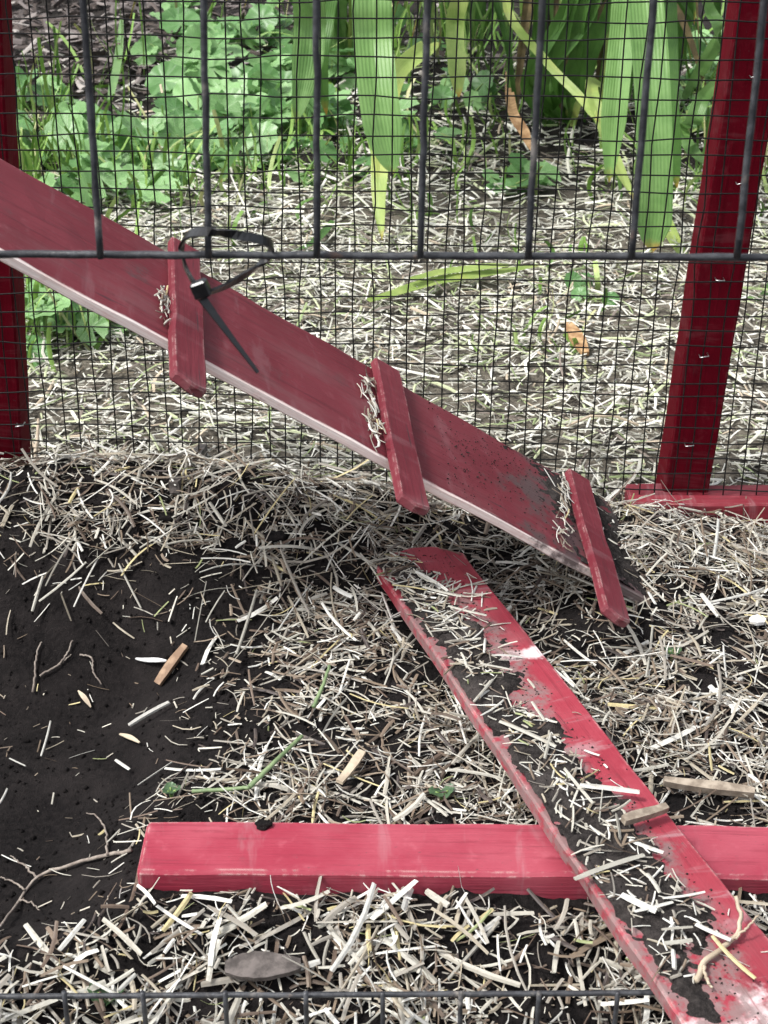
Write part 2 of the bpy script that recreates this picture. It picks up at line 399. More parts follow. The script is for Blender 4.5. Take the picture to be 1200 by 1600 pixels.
def gz(x, y): return float(ground_h(np.array([x]), np.array([y]))[0])
def on_ground(px, py, lift=0.):
    z = 0.
    for _ in range(12):
        p = at_z(px, py, z + lift); z = .5 * z + .5 * gz(p[0], p[1])
    return at_z(px, py, z + lift)

def axis(lo, hi, step, far, g=1.28):
    a = list(np.arange(lo, hi + step / 2, step)); s = step
    while a[-1] < far[1]: s *= g; a.append(a[-1] + s)
    s = step
    while a[0] > far[0]: s *= g; a.insert(0, a[0] - s)
    return np.array(a)
gx = axis(-.42, .42, .0035, (-60, 60)); gy0 = axis(.42, 1.12, .0035, (-60, 1.12))
gy = np.concatenate([gy0, axis(1.13, 3.4, .014, (1.13, 60))])
GX, GY = np.meshgrid(gx, gy); GZ = ground_h(GX, GY)
micro = (fbm(GX * 180, GY * 180, 33, 2) - .5) * (.0042 - .0026 * sstep(-.01, .03, hole_sd(GX, GY)))
GZ = GZ + micro * ((abs(GX) < .43) & (GY > .4) & (GY < 1.2))
n0, n1 = len(gx), len(gy); I = np.arange((n1 - 1))[:, None] * n0 + np.arange(n0 - 1)[None]
GF = np.stack([I, I + 1, I + n0 + 1, I + n0], -1).reshape(-1, 4)
g = obj('ground', mesh_np('ground', np.stack([GX, GY, GZ], -1).reshape(-1, 3), GF, M['soil']))
tag(g, 'dark bare soil with a dug hollow under the straw', kind='structure')

# ------------------------------------------------------------------ mesh fence with red posts
fence = empty('mesh_fence', (0, YM, 0), 'black square wire mesh fence on dark red wooden posts behind the ramp', 'fence')
def fence_local(P): return np.asarray(P) - np.array([0, YM, 0])
def post(px_bot, px_top, W, D, name='post', seed=0):
    a, b = at_y(*px_bot, YM + .004), at_y(*px_top, YM + .004); X = nrm(b - a)
    a = a - X * .09; L = np.linalg.norm(b - a) + .16
    Zn = nrm(np.cross(X, np.cross(np.array([0, -1.0, 0]), X))); Yn = np.cross(Zn, X)
    o = a - Yn * W / 2 - Zn * D
    return obj(name, board_mesh(name, L, W, D, M['post'], .0015, seed), fence, frame(fence_local(o), X, Yn, Zn))
post((1073, 765), (1196, 0), .0345, .034, seed=2)
post((-8, 690), (-46, 0), .0385, .034, seed=5)
ra, rb = at_y(986, 787, YM - .016), at_y(1330, 790, YM - .016)
X = nrm(rb - ra); Yn = nrm(np.array([0, 1.0, 0]) - X * X[1]); Zn = np.cross(X, Yn)
obj('bottom_rail', board_mesh('bottom_rail', np.linalg.norm(rb - ra), .034, .030, M['rail'], .0015, 8), fence,
    frame(fence_local(ra - Zn * .030 + Yn * .0), X, Yn, Zn))
# individual wires of the welded mesh, on the near face of the posts
PITCHW = .0127; nvw, nhw = 68, 42; x_lo = -.43; z_lo = .006
vmesh, hmesh = [], []
for k in range(6):
    zz = np.linspace(0, nhw * PITCHW, 26)
    P = np.stack([.0016 * (vnoise(zz * 25, zz * 0 + k, 40 + k) - .5) * 2, .0009 * (vnoise(zz * 20, zz * 0 + k, 60 + k) - .5), zz], -1)
    vmesh.append(tube_me('vertical_wire', P, .00055, M['wire'], 5))
    xx = np.linspace(0, nvw * PITCHW, 40)
    P = np.stack([xx, .0012 * (vnoise(xx * 20, xx * 0 + k, 70 + k) - .5), .0020 * (vnoise(xx * 22, xx * 0 + k, 50 + k) - .5) * 2], -1)
    hmesh.append(tube_me('horizontal_wire', P, .00055, M['wire'], 5))
for i in range(nvw + 1):
    o = obj('vertical_wire', vmesh[i % 6], fence); x = x_lo + i * PITCHW
    o.location = (x + rng.normal() * .0004, 0, z_lo); o.rotation_euler = (0, rng.normal() * .003 - .012 * (x / .4) + .004, 0)
for j in range(nhw + 1):
    o = obj('horizontal_wire', hmesh[j % 6], fence); o.location = (x_lo, -.0011, z_lo + j * PITCHW + rng.normal() * .0004)
    o.rotation_euler = (0, -.006 + rng.normal() * .0015, 0)
st = join_tubes('staple', [([(-.003, .004, 0), (-.003, -.0022, 0), (.003, -.0022, 0), (.003, .004, 0)], .00045)], M['steel'], 5)
for px in ((1125, 437), (1100, 556), (1077, 695), (1180, 118), (1158, 285), (31, 664)):
    o = obj('staple', st, fence); o.location = fence_local(at_y(*px, YM)); o.rotation_euler = (0, rng.normal() * .2, 0)

# ------------------------------------------------------------------ ramp
RA = at_z(1015, 938, .012)
RL = nrm([.81251, .17102, -.5573]); RW = nrm([-.12249, .98474, .1236]); RW = nrm(RW - RL * (RL @ RW)); RN = np.cross(RL, RW)
RW_W, RLEN, RT = .1165, .60, .0070
ramp_o = RA - RL * RLEN                                # top surface, upper near corner
base = RA + RW * RW_W / 2
ramp = empty('wooden_ramp', base, 'long sloping dark red board with three cross cleats and a bare pale edge', 'ramp')
def rl(P): return np.asarray(P) - base
obj('board', board_mesh('board', RLEN, RW_W, RT, M['ramp'], .0012, 3, nseg=40), ramp, frame(rl(ramp_o - RN * RT), RL, RW, RN))
def ramp_uv(px, py):
    d = ray(px, py); t = ((ramp_o - CAM) @ RN) / (d @ RN); q = CAM + d * t - ramp_o; return q @ RL, q @ RW
def cleat(far_px, near_px, W, H, seed, label=None):
    u0, v0 = ramp_uv(*near_px); u1, v1 = ramp_uv(*far_px)
    a = ramp_o + RL * u0 + RW * v0; b = ramp_o + RL * u1 + RW * v1
    X = nrm(b - a); Yn = np.cross(RN, X); L = np.linalg.norm(b - a)
    me = board_mesh('cleat', L, W, H, M['cleat'], .0013, seed, nseg=14)
    for v in me.vertices:
        if v.co.x < .006: v.co.x += .0045 * abs(v.co.y / W - .40) / .6
    # local X along the cleat; Y up-slope; sits on the board with a hair of clearance
    o = obj('cleat', me, ramp, frame(rl(a - Yn * W / 2 + RN * .0004), X, Yn, RN))
    if label: o['label'] = label
    return o
cleat((282, 394), (289, 616), .0215, .0070, 12)
cleat((596, 580), (640, 802), .0215, .0070, 15)
cleat((896, 752), (957, 977), .0205, .0070, 19, 'lowest cleat smeared with soil, at the foot of the ramp')

# ------------------------------------------------------------------ beam on the ground
ba, bb = at_z(213, 1362, .014), at_z(1500, 1372, .014)
bX = nrm(bb - ba); bY = nrm(np.array([0, 1.0, 0]) - bX * bX[1]); bZ = np.cross(bX, bY)
BH, BW = .024, .0415
beam = obj('wooden_beam', board_mesh('wooden_beam', np.linalg.norm(bb - ba), BW, BH, M['beam'], .0018, 31, nseg=40), None, frame(ba - bZ * BH, bX, bY, bZ))
tag(beam, 'straight pinkish red timber lying across the front, under the diagonal plank', 'timber')

# ------------------------------------------------------------------ diagonal plank
PW, PT = .0640, .0095
pa, pb = at_z(574, 866, .026), at_z(1062, 1592, .038)     # left top edge, head and foot
pX = nrm(pb - pa); pY = nrm(np.cross(np.array([0, 0, 1.0]), pX)); pZ = np.cross(pX, pY)
PL = np.linalg.norm(pb - pa) + .045
pme = board_mesh('wooden_plank', PL, PW, PT, M['plank'], .0012, 41, nseg=40)
for v in pme.vertices:
    if v.co.x < .03: v.co.x += .020 * min(1, abs(v.co.y / PW * 2 - 1.0)) ** 2.5 * (1 - v.co.x / .03)
plank = obj('wooden_plank', pme, None,
            frame(pa - pZ * PT, pX, pY, pZ))
tag(plank, 'loose red plank lying diagonally over the timber, soil and straw caked along its middle', 'plank')
def plank_uv(px, py):
    d = ray(px, py); t = ((pa - CAM) @ pZ) / (d @ pZ); q = CAM + d * t - pa; return q @ pX, q @ pY

def soil_patch(name, O, U, V, N, u0, u1, v0, v1, hfun, step=.0016):
    us = np.arange(u0, u1, step); vs = np.arange(v0, v1, step); A, B = np.meshgrid(us, vs)
    H = hfun(A, B); n = len(us); m = len(vs)
    P = O + A[..., None] * U + B[..., None] * V + H[..., None] * N
    I = np.arange(m - 1)[:, None] * n + np.arange(n - 1)[None]
    F = np.stack([I, I + 1, I + n + 1, I + n], -1).reshape(-1, 4)
    Hf = H.ravel(); keep = (Hf[F] > -.0004).any(1); F = F[keep]
    used = np.unique(F); remap = np.zeros(len(Hf), int); remap[used] = np.arange(len(used))
    return obj(name, mesh_np(name, P.reshape(-1, 3)[used], remap[F], M['drysoil']))
def plank_soil(u, v):
    vv = v + (fbm(u * 30, v * 30, 71, 3) - .5) * .034 + (fbm(u * 150, v * 150, 72, 4) - .5) * .022
    right = .036 + .012 * sstep(.14, .30, u) - .014 * sstep(.36, .46, u)
    hd = sstep(.05, .028, u) * sstep(.020, .030, v)                         # bare patch at the head
    m = (1 - hd) * sstep(-.006, .006, vv) * sstep(right, right - .014, vv) * sstep(.0, .03, u) * sstep(.46, .38, u + (fbm(u * 40, v * 40, 77, 3) - .5) * .1)
    return .0055 * m * (.35 + fbm(u * 90, v * 90, 73, 3)) - .0015 + .0032 * (fbm(u * 260, v * 260, 75, 3) - .5)
s = soil_patch('soil_on_plank', pa, pX, pY, pZ, .004, PL - .01, .002, PW - .002, plank_soil); tag(s, 'black crumbly soil caked along the diagonal plank', kind='stuff')
def ramp_soil(u, v):
    d = RLEN - u + (fbm(u * 35, v * 35, 81, 3) - .5) * .08 + (fbm(u * 160, v * 160, 82, 4) - .5) * .06 - .035 * sstep(.02, .10, v)
    m = sstep(.066, .034, d)
    c = 0
    return .0042 * m * (.2 + fbm(u * 90, v * 90, 83, 3)) - .0018 + .0034 * (fbm(u * 260, v * 260, 85, 3) - .5)
s = soil_patch('soil_on_ramp', ramp_o, RL, RW, RN, RLEN - .14, RLEN - .002, .002, RW_W - .002, ramp_soil); tag(s, 'dark soil washed over the foot of the ramp', kind='stuff')

# ------------------------------------------------------------------ straw
PAL = np.array([(.54, .52, .45), (.70, .69, .635), (.40, .355, .275), (.30, .275, .235), (.21, .16, .115), (.43, .405, .345), (.58, .50, .27), (.14, .10, .075), (.30, .34, .16)])
DP = np.array([(.12, .09, .07), (.20, .15, .11), (.07, .055, .05), (.30, .24, .18)]); DW = np.array([.3, .25, .3, .15])
PALW = np.array([.20, .19, .10, .16, .11, .12, .03, .08, .01])
CH = np.array([(.5, .46, .38), (.3, .25, .19), (.16, .12, .09), (.64, .61, .52)]); CHW = np.array([.3, .3, .25, .15])
def straw_arrays(C, D, L, W, T, bend, col, nr=4, up=None):
    """C centre (n,3), D unit dir (n,3) -> flattened bent 4-sided stalks"""
    n = len(C); upz = np.tile([0, 0, 1.0], (n, 1)) if up is None else up
    S = np.cross(D, upz); S /= np.linalg.norm(S, axis=1)[:, None] + 1e-9; U = np.cross(S, D)
    roll = rng.normal(0, .5, n)[:, None]; S, U = S * np.cos(roll) + U * np.sin(roll), U * np.cos(roll) - S * np.sin(roll)
    t = np.linspace(-.5, .5, nr)
    bx = bend[:, 0:1] * L[:, None] * (t ** 2 - .08)[None] * 4; bz = bend[:, 1:2] * L[:, None] * (t ** 2 - .08)[None] * 4
    P = C[:, None] + D[:, None] * (L[:, None] * t)[..., None] + S[:, None] * bx[..., None] + U[:, None] * bz[..., None]
    tp = 1 - .16 * np.abs(t * 2) ** 5
    a = (S[:, None] * (W[:, None] * tp)[..., None]) * .5; b = (U[:, None] * (T[:, None] * tp)[..., None]) * .5
    V = np.stack([P + a, P + b, P - a, P - b], 2).reshape(-1, 3)
    base_ = (np.arange(n) * nr * 4)[:, None, None]; i = (np.arange(nr - 1) * 4)[None, :, None]; j = np.arange(4)[None, None]; k = (j + 1) % 4
    F = np.stack([base_ + i + j, base_ + i + k, base_ + i + 4 + k, base_ + i + 4 + j], -1).reshape(-1, 4)
    q = np.arange(n) * nr * 4; e = (nr - 1) * 4
    cap = np.vstack([np.stack([q + 3, q + 2, q + 1, q], -1), np.stack([q + e, q + e + 1, q + e + 2, q + e + 3], -1)])
    colv = np.repeat(col, nr * 4, 0) * rng.uniform(.9, 1.08, (n * nr * 4, 1))
    return V, np.vstack([F, cap]), colv
class Litter:
    def __init__(s): s.V, s.F, s.c, s.o = [], [], [], 0
    def add(s, *a, **k):
        V, F, c = straw_arrays(*a, **k); s.V.append(V); s.F.append(F + s.o); s.c.append(c); s.o += len(V)
    def build(s, name, mat): return obj(name, mesh_np(name, np.vstack(s.V), np.vstack(s.F), mat, smooth=False, col=np.clip(np.vstack(s.c), 0, 1)))
def pick(n, pal=PAL, w=PALW, jit=.12):
    c = pal[rng.choice(len(pal), n, p=w / w.sum())]; return c * rng.uniform(1 - jit, 1 + jit, (n, 1))
def rdir(n, tilt):
    a = rng.uniform(0, 2 * np.pi, n); e = rng.normal(0, tilt, n)
    return np.stack([np.cos(a) * np.cos(e), np.sin(a) * np.cos(e), np.sin(e)], -1)
def covered(x, y):
    """ground hidden under plank or beam"""
    u = (x - pa[0]) * pX[0] + (y - pa[1]) * pX[1]; v = (x - pa[0]) * pY[0] + (y - pa[1]) * pY[1]
    gh = ground_h(x, y)
    a = (u > .03) & (v > -.002) & (v < PW + .003) & (pa[2] + u * pX[2] - PT - gh < .013)
    u = (x - ba[0]) * bX[0] + (y - ba[1]) * bX[1]; v = (x - ba[0]) * bY[0] + (y - ba[1]) * bY[1]
    return a | ((u > -.004) & (v > -.006) & (v < BW + .006) & (ba[2] - BH - gh < .010))
lit = Litter()
def scatter(n, lo, hi, Lr, Wr, tilt, lay, keep, pal=PAL, palw=PALW, target=None, bendk=.03, nr=4):
    x = rng.uniform(lo[0], hi[0], n); y = rng.uniform(lo[1], hi[1], n)
    k = keep(x, y) > rng.uniform(0, 1, n); x, y = x[k], y[k]; n = len(x)
    L = np.clip(rng.lognormal(math.log(Lr[0]), Lr[1], n), Lr[2], Lr[3]); W = rng.uniform(*Wr, n) * np.clip(L / Lr[0], .7, 1.5) ** .4
    D = rdir(n, tilt); sl = .004
    D[:, 2] += ((ground_h(x + D[:, 0] * sl, y + D[:, 1] * sl) - ground_h(x - D[:, 0] * sl, y - D[:, 1] * sl)) / (2 * sl)) * .6
    D /= np.linalg.norm(D, axis=1)[:, None]
    T = W * rng.uniform(.15, .5, n)
    z = ground_h(x, y) + np.abs(D[:, 2]) * L * .38 + rng.uniform(0, 1, n) ** 1.6 * lay + T * .4
    (target or lit).add(np.stack([x, y, z], -1), D, L, W, T, rng.normal(0, bendk, (n, 2)), pick(n, pal, palw), nr=nr)
def k_in(x, y):
    sd_ = hole_sd(x, y); patch = sstep(.40, .60, fbm(x * 30, y * 30, 101, 3))
    d = sstep(.036, -.070, sd_ + (fbm(x * 30, y * 30, 103, 3) - .5) * .07) * (.30 + .70 * patch)
    bank = sstep(.06, -.03, x) * sstep(.84, .90, y)                      # thrown-up soil under the ramp: thinly strewn
    head = np.exp(-(((x - .02) / .035) ** 2 + ((y - .93) / .03) ** 2))
    return np.where(covered(x, y) | (y > YM - .012), 0, d * (1 + .05 * bank) * (1 - .2 * head))
LO, HI = (-.36, .45), (.38, YM)
scatter(18500, LO, HI, (.012, .55, .004, .042), (.0005, .0014), .14, .005, k_in, bendk=.045)
scatter(6000, LO, HI, (.008, .45, .003, .018), (.0008, .0020), .16, .006, k_in, bendk=.02)
scatter(14000, LO, HI, (.0035, .5, .0015, .009), (.0004, .0011), .2, .003, lambda x, y: k_in(x, y) * .9 + .05 * ~covered(x, y), CH, CHW, bendk=.03, nr=2)
scatter(6500, LO, HI, (.012, .5, .004, .045), (.0008, .0024), .14, .004, k_in, DP, DW, bendk=.05)
scatter(2400, LO, HI, (.028, .4, .015, .06), (.0008, .0019), .12, .008, k_in, bendk=.05, nr=5)
scatter(500, LO, HI, (.024, .4, .012, .045), (.0022, .0036), .08, .008, k_in, bendk=.03)
scatter(6500, LO, HI, (.012, .5, .004, .03), (.0004, .0009), .35, .008, k_in, bendk=.18, nr=5)      # fine curly fibres
scatter(2600, LO, (.38, .60), (.015, .5, .006, .05), (.0011, .0030), .16, .010, lambda x, y: k_in(x, y) * (y > .48), bendk=.04)
scatter(1200, (-.36, .90), (.30, YM), (.024, .5, .010, .06), (.0007, .0018), .3, .008, k_in, bendk=.05, nr=5)
# few bits in the dug hollow
def k_hole(x, y): return np.where((hole_sd(x, y) > -.01) & ~covered(x, y), .09 + .6 * sstep(.05, .0, hole_sd(x, y)), 0)
scatter(1500, (-.36, .50), (.0, 1.0), (.0085, .55, .003, .026), (.0005, .0013), .12, .0015, k_hole)
# dirt crumbs of the hollow are added below

# stalks that can be read singly in the photograph, laid where they lie
def px_straw(lst, lift, surf='ground'):
    for (x0, y0, x1, y1, wd, ci) in lst:
        if surf == 'ground':
            a, b = on_ground(x0, y0, lift), on_ground(x1, y1, lift); upn = np.array([[0, 0, 1.0]])
        else:
            O, U, V_, N = (pa, pX, pY, pZ)
            (ua, va), (ub, vb) = plank_uv(x0, y0), plank_uv(x1, y1)
            a, b = O + U * ua + V_ * va + N * lift, O + U * ub + V_ * vb + N * lift; upn = N[None]
        L = np.linalg.norm(b - a)
        lit.add(((a + b) / 2)[None], nrm(b - a)[None], np.array([L]), np.array([wd * .78]), np.array([wd * .35]), rng.normal(0, .016, (1, 2)),
                (PAL[ci] * rng.uniform(.78, .95))[None], nr=6, up=upn)
px_straw([
    (72, 750, 73, 867, .0032, 0), (325, 750, 337, 845, .0030, 0), (340, 827, 400, 785, .0034, 2), (37, 755, 2, 822, .0048, 2), (90, 750, 135, 793, .0026, 0),
    (0, 795, 160, 815, .0020, 0), (215, 802, 272, 790, .0022, 0), (50, 955, 67, 900, .0026, 0), (95, 927, 111, 970, .0030, 2), (185, 880, 220, 950, .0022, 0),
    (135, 887, 182, 847, .0028, 0), (370, 1022, 402, 922, .0028, 0), (360, 1045, 470, 885, .0018, 5), (450, 930, 482, 995, .0022, 2), (425, 870, 440, 915, .0026, 2),
    (202, 1132, 265, 1096, .0042, 1), (65, 1180, 80, 1125, .0016, 1), (215, 1227, 270, 1190, .0026, 1), (257, 1202, 345, 1203, .0026, 1), (180, 1187, 202, 1202, .0026, 1),
    (325, 1232, 390, 1185, .0024, 0), (92, 1485, 132, 1437, .0036, 1), (0, 1255, 12, 1232, .0020, 1), (15, 1185, 40, 1197, .0028, 1), (255, 1455, 300, 1395, .0036, 6),
    (237, 1450, 275, 1417, .0024, 2), (427, 1525, 500, 1502, .0042, 1), (320, 1477, 375, 1445, .0036, 0), (110, 1537, 125, 1487, .0018, 0), (445, 1282, 565, 1155, .0022, 0),
    (415, 1282, 462, 1240, .0028, 2), (0, 1595, 90, 1560, .0066, 0), (600, 1465, 682, 1535, .0044, 0), (865, 1520, 872, 1470, .0036, 0), (705, 1470, 732, 1445, .0030, 6),
    (665, 1392, 700, 1415, .0046, 0), (1017, 1170, 1090, 1135, .0050, 1), (1000, 825, 1065, 877, .0040, 0), (1095, 927, 1122, 962, .0040, 1), (600, 1052, 667, 960, .0028, 0),
    (1070, 1165, 1150, 1160, .0026, 0), (985, 1205, 1045, 1195, .0028, 0), (520, 1457, 570, 1508, .0046, 0), (100, 1560, 165, 1535, .0048, 0), (745, 1440, 770, 1420, .0036, 6),
    (655, 1240, 700, 1275, .0030, 0), (500, 1150, 540, 1090, .0028, 0), (940, 1010, 1010, 1015, .0026, 0), (1020, 980, 1010, 1060, .0022, 0), (880, 1000, 930, 1040, .0022, 1),
    (1130, 1010, 1135, 1060, .0026, 1), (1000, 900, 1040, 940, .0026, 0), (1150, 870, 1190, 900, .0026, 0), (560, 1320, 640, 1410, .0015, 0), (700, 1530, 780, 1440, .0030, 0),
    (620, 1455, 625, 1500, .0020, 6), (640, 1445, 720, 1448, .0030, 6), (140, 850, 60, 830, .0020, 0), (480, 800, 440, 860, .0022, 0), (170, 1010, 150, 985, .0010, 3)], .006)
px_straw([
    (895, 1388, 1003, 1350, .0042, 0), (905, 1241, 998, 1252, .0046, 1), (970, 1414, 1024, 1440, .0042, 1), (1085, 1460, 1140, 1485, .0044, 1), (962, 1288, 968, 1325, .0044, 0),
    (982, 1328, 1035, 1348, .0030, 1), (1032, 1468, 1080, 1464, .0036, 5), (1035, 1420, 1100, 1410, .0036, 1), (780, 1140, 868, 1180, .0030, 0), (895, 1275, 893, 1315, .0022, 0),
    (880, 1215, 925, 1270, .0022, 0), (1010, 1380, 1030, 1410, .0026, 0), (1036, 1490, 1080, 1485, .0030, 0), (750, 1050, 800, 1060, .0020, 0), (770, 1075, 740, 1110, .0020, 0),
    (700, 960, 760, 975, .0026, 0), (690, 985, 730, 960, .0024, 1), (660, 930, 720, 945, .0024, 0), (650, 905, 700, 935, .0026, 1), (830, 1110, 850, 1140, .0022, 0),
    (1110, 1480, 1177, 1547, .0026, 6), (990, 1440, 1050, 1425, .0030, 1), (1050, 1500, 1052, 1530, .0034, 1), (860, 1160, 850, 1200, .0024, 0), (935, 1300, 940, 1250, .0014, 0)], .0062, 'plank')

# loose chaff on plank and ramp
def on_board(n, O, U, V_, N, umax, vmax, hf, keep, Lr, Wr):
    u = rng.uniform(.004, umax, n); v = rng.uniform(.003, vmax, n); k = keep(u, v) > rng.uniform(0, 1, n); u, v = u[k], v[k]; n = len(u)
    L = np.clip(rng.lognormal(math.log(Lr[0]), Lr[1], n), Lr[2], Lr[3]); W = rng.uniform(*Wr, n); a = rng.uniform(0, 2 * np.pi, n); e = rng.normal(0, .12, n)
    D = (U * np.cos(a)[:, None] + V_ * np.sin(a)[:, None]) * np.cos(e)[:, None] + N * np.sin(e)[:, None]; T = W * .5
    h = np.maximum(hf(u, v), 0) + T * .4 + np.abs(np.sin(e)) * L * .4 + rng.uniform(0, .001, n)
    lit.add(O + U * u[:, None] + V_ * v[:, None] + N * h[:, None], D, L, W, T, rng.normal(0, .04, (n, 2)), pick(n), up=np.tile(N, (n, 1)))
on_board(900, pa, pX, pY, pZ, PL * .88, PW - .006, plank_soil, lambda u, v: .08 + .92 * (plank_soil(u, v) > .0006), (.009, .5, .003, .028), (.0006, .0016))
on_board(200, pa, pX, pY, pZ, .12, PW - .006, plank_soil, lambda u, v: 1. * ((v < .024) | ((u > .05) & (u < .085))), (.015, .4, .006, .035), (.0008, .0017))
on_board(260, ramp_o, RL, RW, RN, RLEN - .004, RW_W - .004, ramp_soil, lambda u, v: 1. * (ramp_soil(u, v) > .0003), (.008, .5, .003, .022), (.0006, .0016))
# straw caught on the uphill side of the cleats
for (px, py, n_, sp) in ((252, 480, 26, 16), (576, 640, 30, 28), (585, 690, 20, 24), (570, 604, 16, 10), (876, 800, 30, 30), (878, 770, 20, 14)):
    for _ in range(n_):
        u, v = ramp_uv(px + rng.normal() * 4, py + rng.normal() * sp)
        if v > RW_W - .002 or v < .004: continue
        c = ramp_o + RL * u + RW * v + RN * rng.uniform(.0008, .005); a = rng.normal(math.pi / 2, .4)
        D = RL * math.cos(a) + RW * math.sin(a) + RN * rng.normal() * .15
        lit.add(c[None], nrm(D)[None], np.array([rng.uniform(.006, .02)]), np.array([rng.uniform(.0008, .0018)]), np.array([.0007]), rng.normal(0, .1, (1, 2)),
                pick(1), up=RN[None])
# straw over the fence foot
st_o = lit.build('straw_litter', M['straw']); tag(st_o, 'pale chopped straw strewn over the dark soil inside the pen', kind='stuff')

# crumbs of soil
def crumbs(name, n, lo, hi, keep, r, place=None):
    x = rng.uniform(lo[0], hi[0], n); y = rng.uniform(lo[1], hi[1], n); k = keep(x, y) > rng.uniform(0, 1, n); x, y = x[k], y[k]; n = len(x)
    oc = np.array([(1, 0, 0), (0, 1, 0), (-1, 0, 0), (0, -1, 0), (0, 0, 1), (0, 0, -1)], float)
    fc = np.array([(0, 1, 4), (1, 2, 4), (2, 3, 4), (3, 0, 4), (1, 0, 5), (2, 1, 5), (3, 2, 5), (0, 3, 5)])
    R = np.clip(rng.lognormal(math.log(r), .75, n), r * .3, r * 3.2)
    V = oc[None] * R[:, None, None] * rng.uniform(.6, 1.2, (n, 6, 1)) + rng.normal(0, .12, (n, 6, 3)) * R[:, None, None]
    V += (np.stack([x, y, ground_h(x, y) + R * .3], -1) if place is None else place(x, y, R * .3))[:, None]
    F = (np.arange(n) * 6)[:, None, None] + fc[None]
    return obj(name, mesh_np(name, V.reshape(-1, 3), F.reshape(-1, 3), M['soil'] if place is None else M['drysoil']))
cr = crumbs('soil_crumbs', 24000, (-.36, .46), (.36, YM), lambda x, y: np.where(covered(x, y), 0, .9 - .55 * sstep(.0, .03, hole_sd(x, y))), .0007)
def k_pl(u, v): return np.where(plank_soil(u, v) > -.0005, .35, .06 + .55 * sstep(-.0035, -.0012, plank_soil(u, v)) * (v < .052))
cp = crumbs('soil_crumbs', 5200, (.004, .003), (PL - .02, PW - .003), k_pl, .00026, lambda u, v, h: pa + u[:, None] * pX + v[:, None] * pY + (np.maximum(plank_soil(u, v), 0) + h)[:, None] * pZ)
tag(cp, 'crumbs of soil scattered along the diagonal plank', kind='stuff')
def k_rp(u, v): return np.where(ramp_soil(u, v) > -.0005, .35, .02 + .6 * sstep(-.004, -.0014, ramp_soil(u, v)) * (u > RLEN - .17))
cp = crumbs('soil_crumbs', 3600, (RLEN - .22, .003), (RLEN - .003, RW_W - .003), k_rp, .00024, lambda u, v, h: ramp_o + u[:, None] * RL + v[:, None] * RW + (np.maximum(ramp_soil(u, v), 0) + h)[:, None] * RN)
tag(cp, 'crumbs of soil scattered on the lower end of the ramp', kind='stuff')
tag(cr, 'small dark crumbs of soil over the bare ground', kind='stuff')

# ------------------------------------------------------------------ dry clippings and mulch behind the fence
clip = Litter()
CP = np.array([(.84, .83, .76), (.74, .73, .63), (.62, .61, .53), (.42, .41, .35), (.32, .40, .19), (.56, .61, .38), (.24, .20, .17), (.55, .46, .34)])
CW = np.array([.20, .22, .17, .13, .06, .12, .06, .04])
pxx = lambda x, y: proj(np.stack([x, y, np.zeros_like(x)], -1))
def bare_mulch(x, y):
    """1 where the bare mulch bed at the upper left lies"""
    X_, Y_ = pxx(x, y); n = (fbm(x * 6, y * 6, 111, 3) - .5) * 90
    return sstep(300, 200, X_ + n) * sstep(210, 140, Y_ + n * .5)
def k_out(x, y):
    X_, Y_ = pxx(x, y); v = sstep(-420, -120, X_) * sstep(1620, 1320, X_)
    return v * (1 - .9 * bare_mulch(x, y)) * (.55 + .45 * sstep(.3, .6, fbm(x * 9, y * 9, 113, 3))) * (1 - .55 * sstep(1.9, 2.4, y))
scatter(9000, (-.75, YM + .012), (.75, 1.75), (.005, .5, .002, .012), (.0006, .0016), .2, .004, k_out, CP, CW, clip, nr=2)
scatter(24000, (-.75, YM + .012), (.75, 1.75), (.0125, .55, .004, .045), (.0009, .0026), .16, .007, k_out, CP, CW, clip)
scatter(13000, (-.95, 1.7), (.95, 2.7), (.024, .45, .01, .07), (.0018, .0036), .2, .014, k_out, CP, CW, clip)
scatter(3000, (-.6, YM + .03), (.6, 1.9), (.03, .35, .02, .07), (.0012, .0026), .14, .012, k_out, CP, CW, clip, bendk=.06)
c_o = clip.build('dry_clippings', M['clip']); tag(c_o, 'pale dry grass clippings covering the ground behind the mesh', kind='stuff')
mul = Litter()
MP = np.array([(.08, .062, .056), (.13, .11, .105), (.20, .175, .165), (.05, .038, .035), (.30, .275, .255)]); MW = np.array([.3, .28, .15, .17, .1])
scatter(9000, (-1.3, 1.7), (.5, 4.2), (.03, .5, .01, .08), (.004, .013), .2, .02, lambda x, y: .25 + .75 * bare_mulch(x, y) if False else np.clip(bare_mulch(x, y) + .25 * (y > 2.5), 0, 1), MP, MW, mul, nr=3)
m_o = mul.build('bark_mulch', M['mulch']); tag(m_o, 'grey brown bark mulch on the bed behind the fence', kind='stuff')

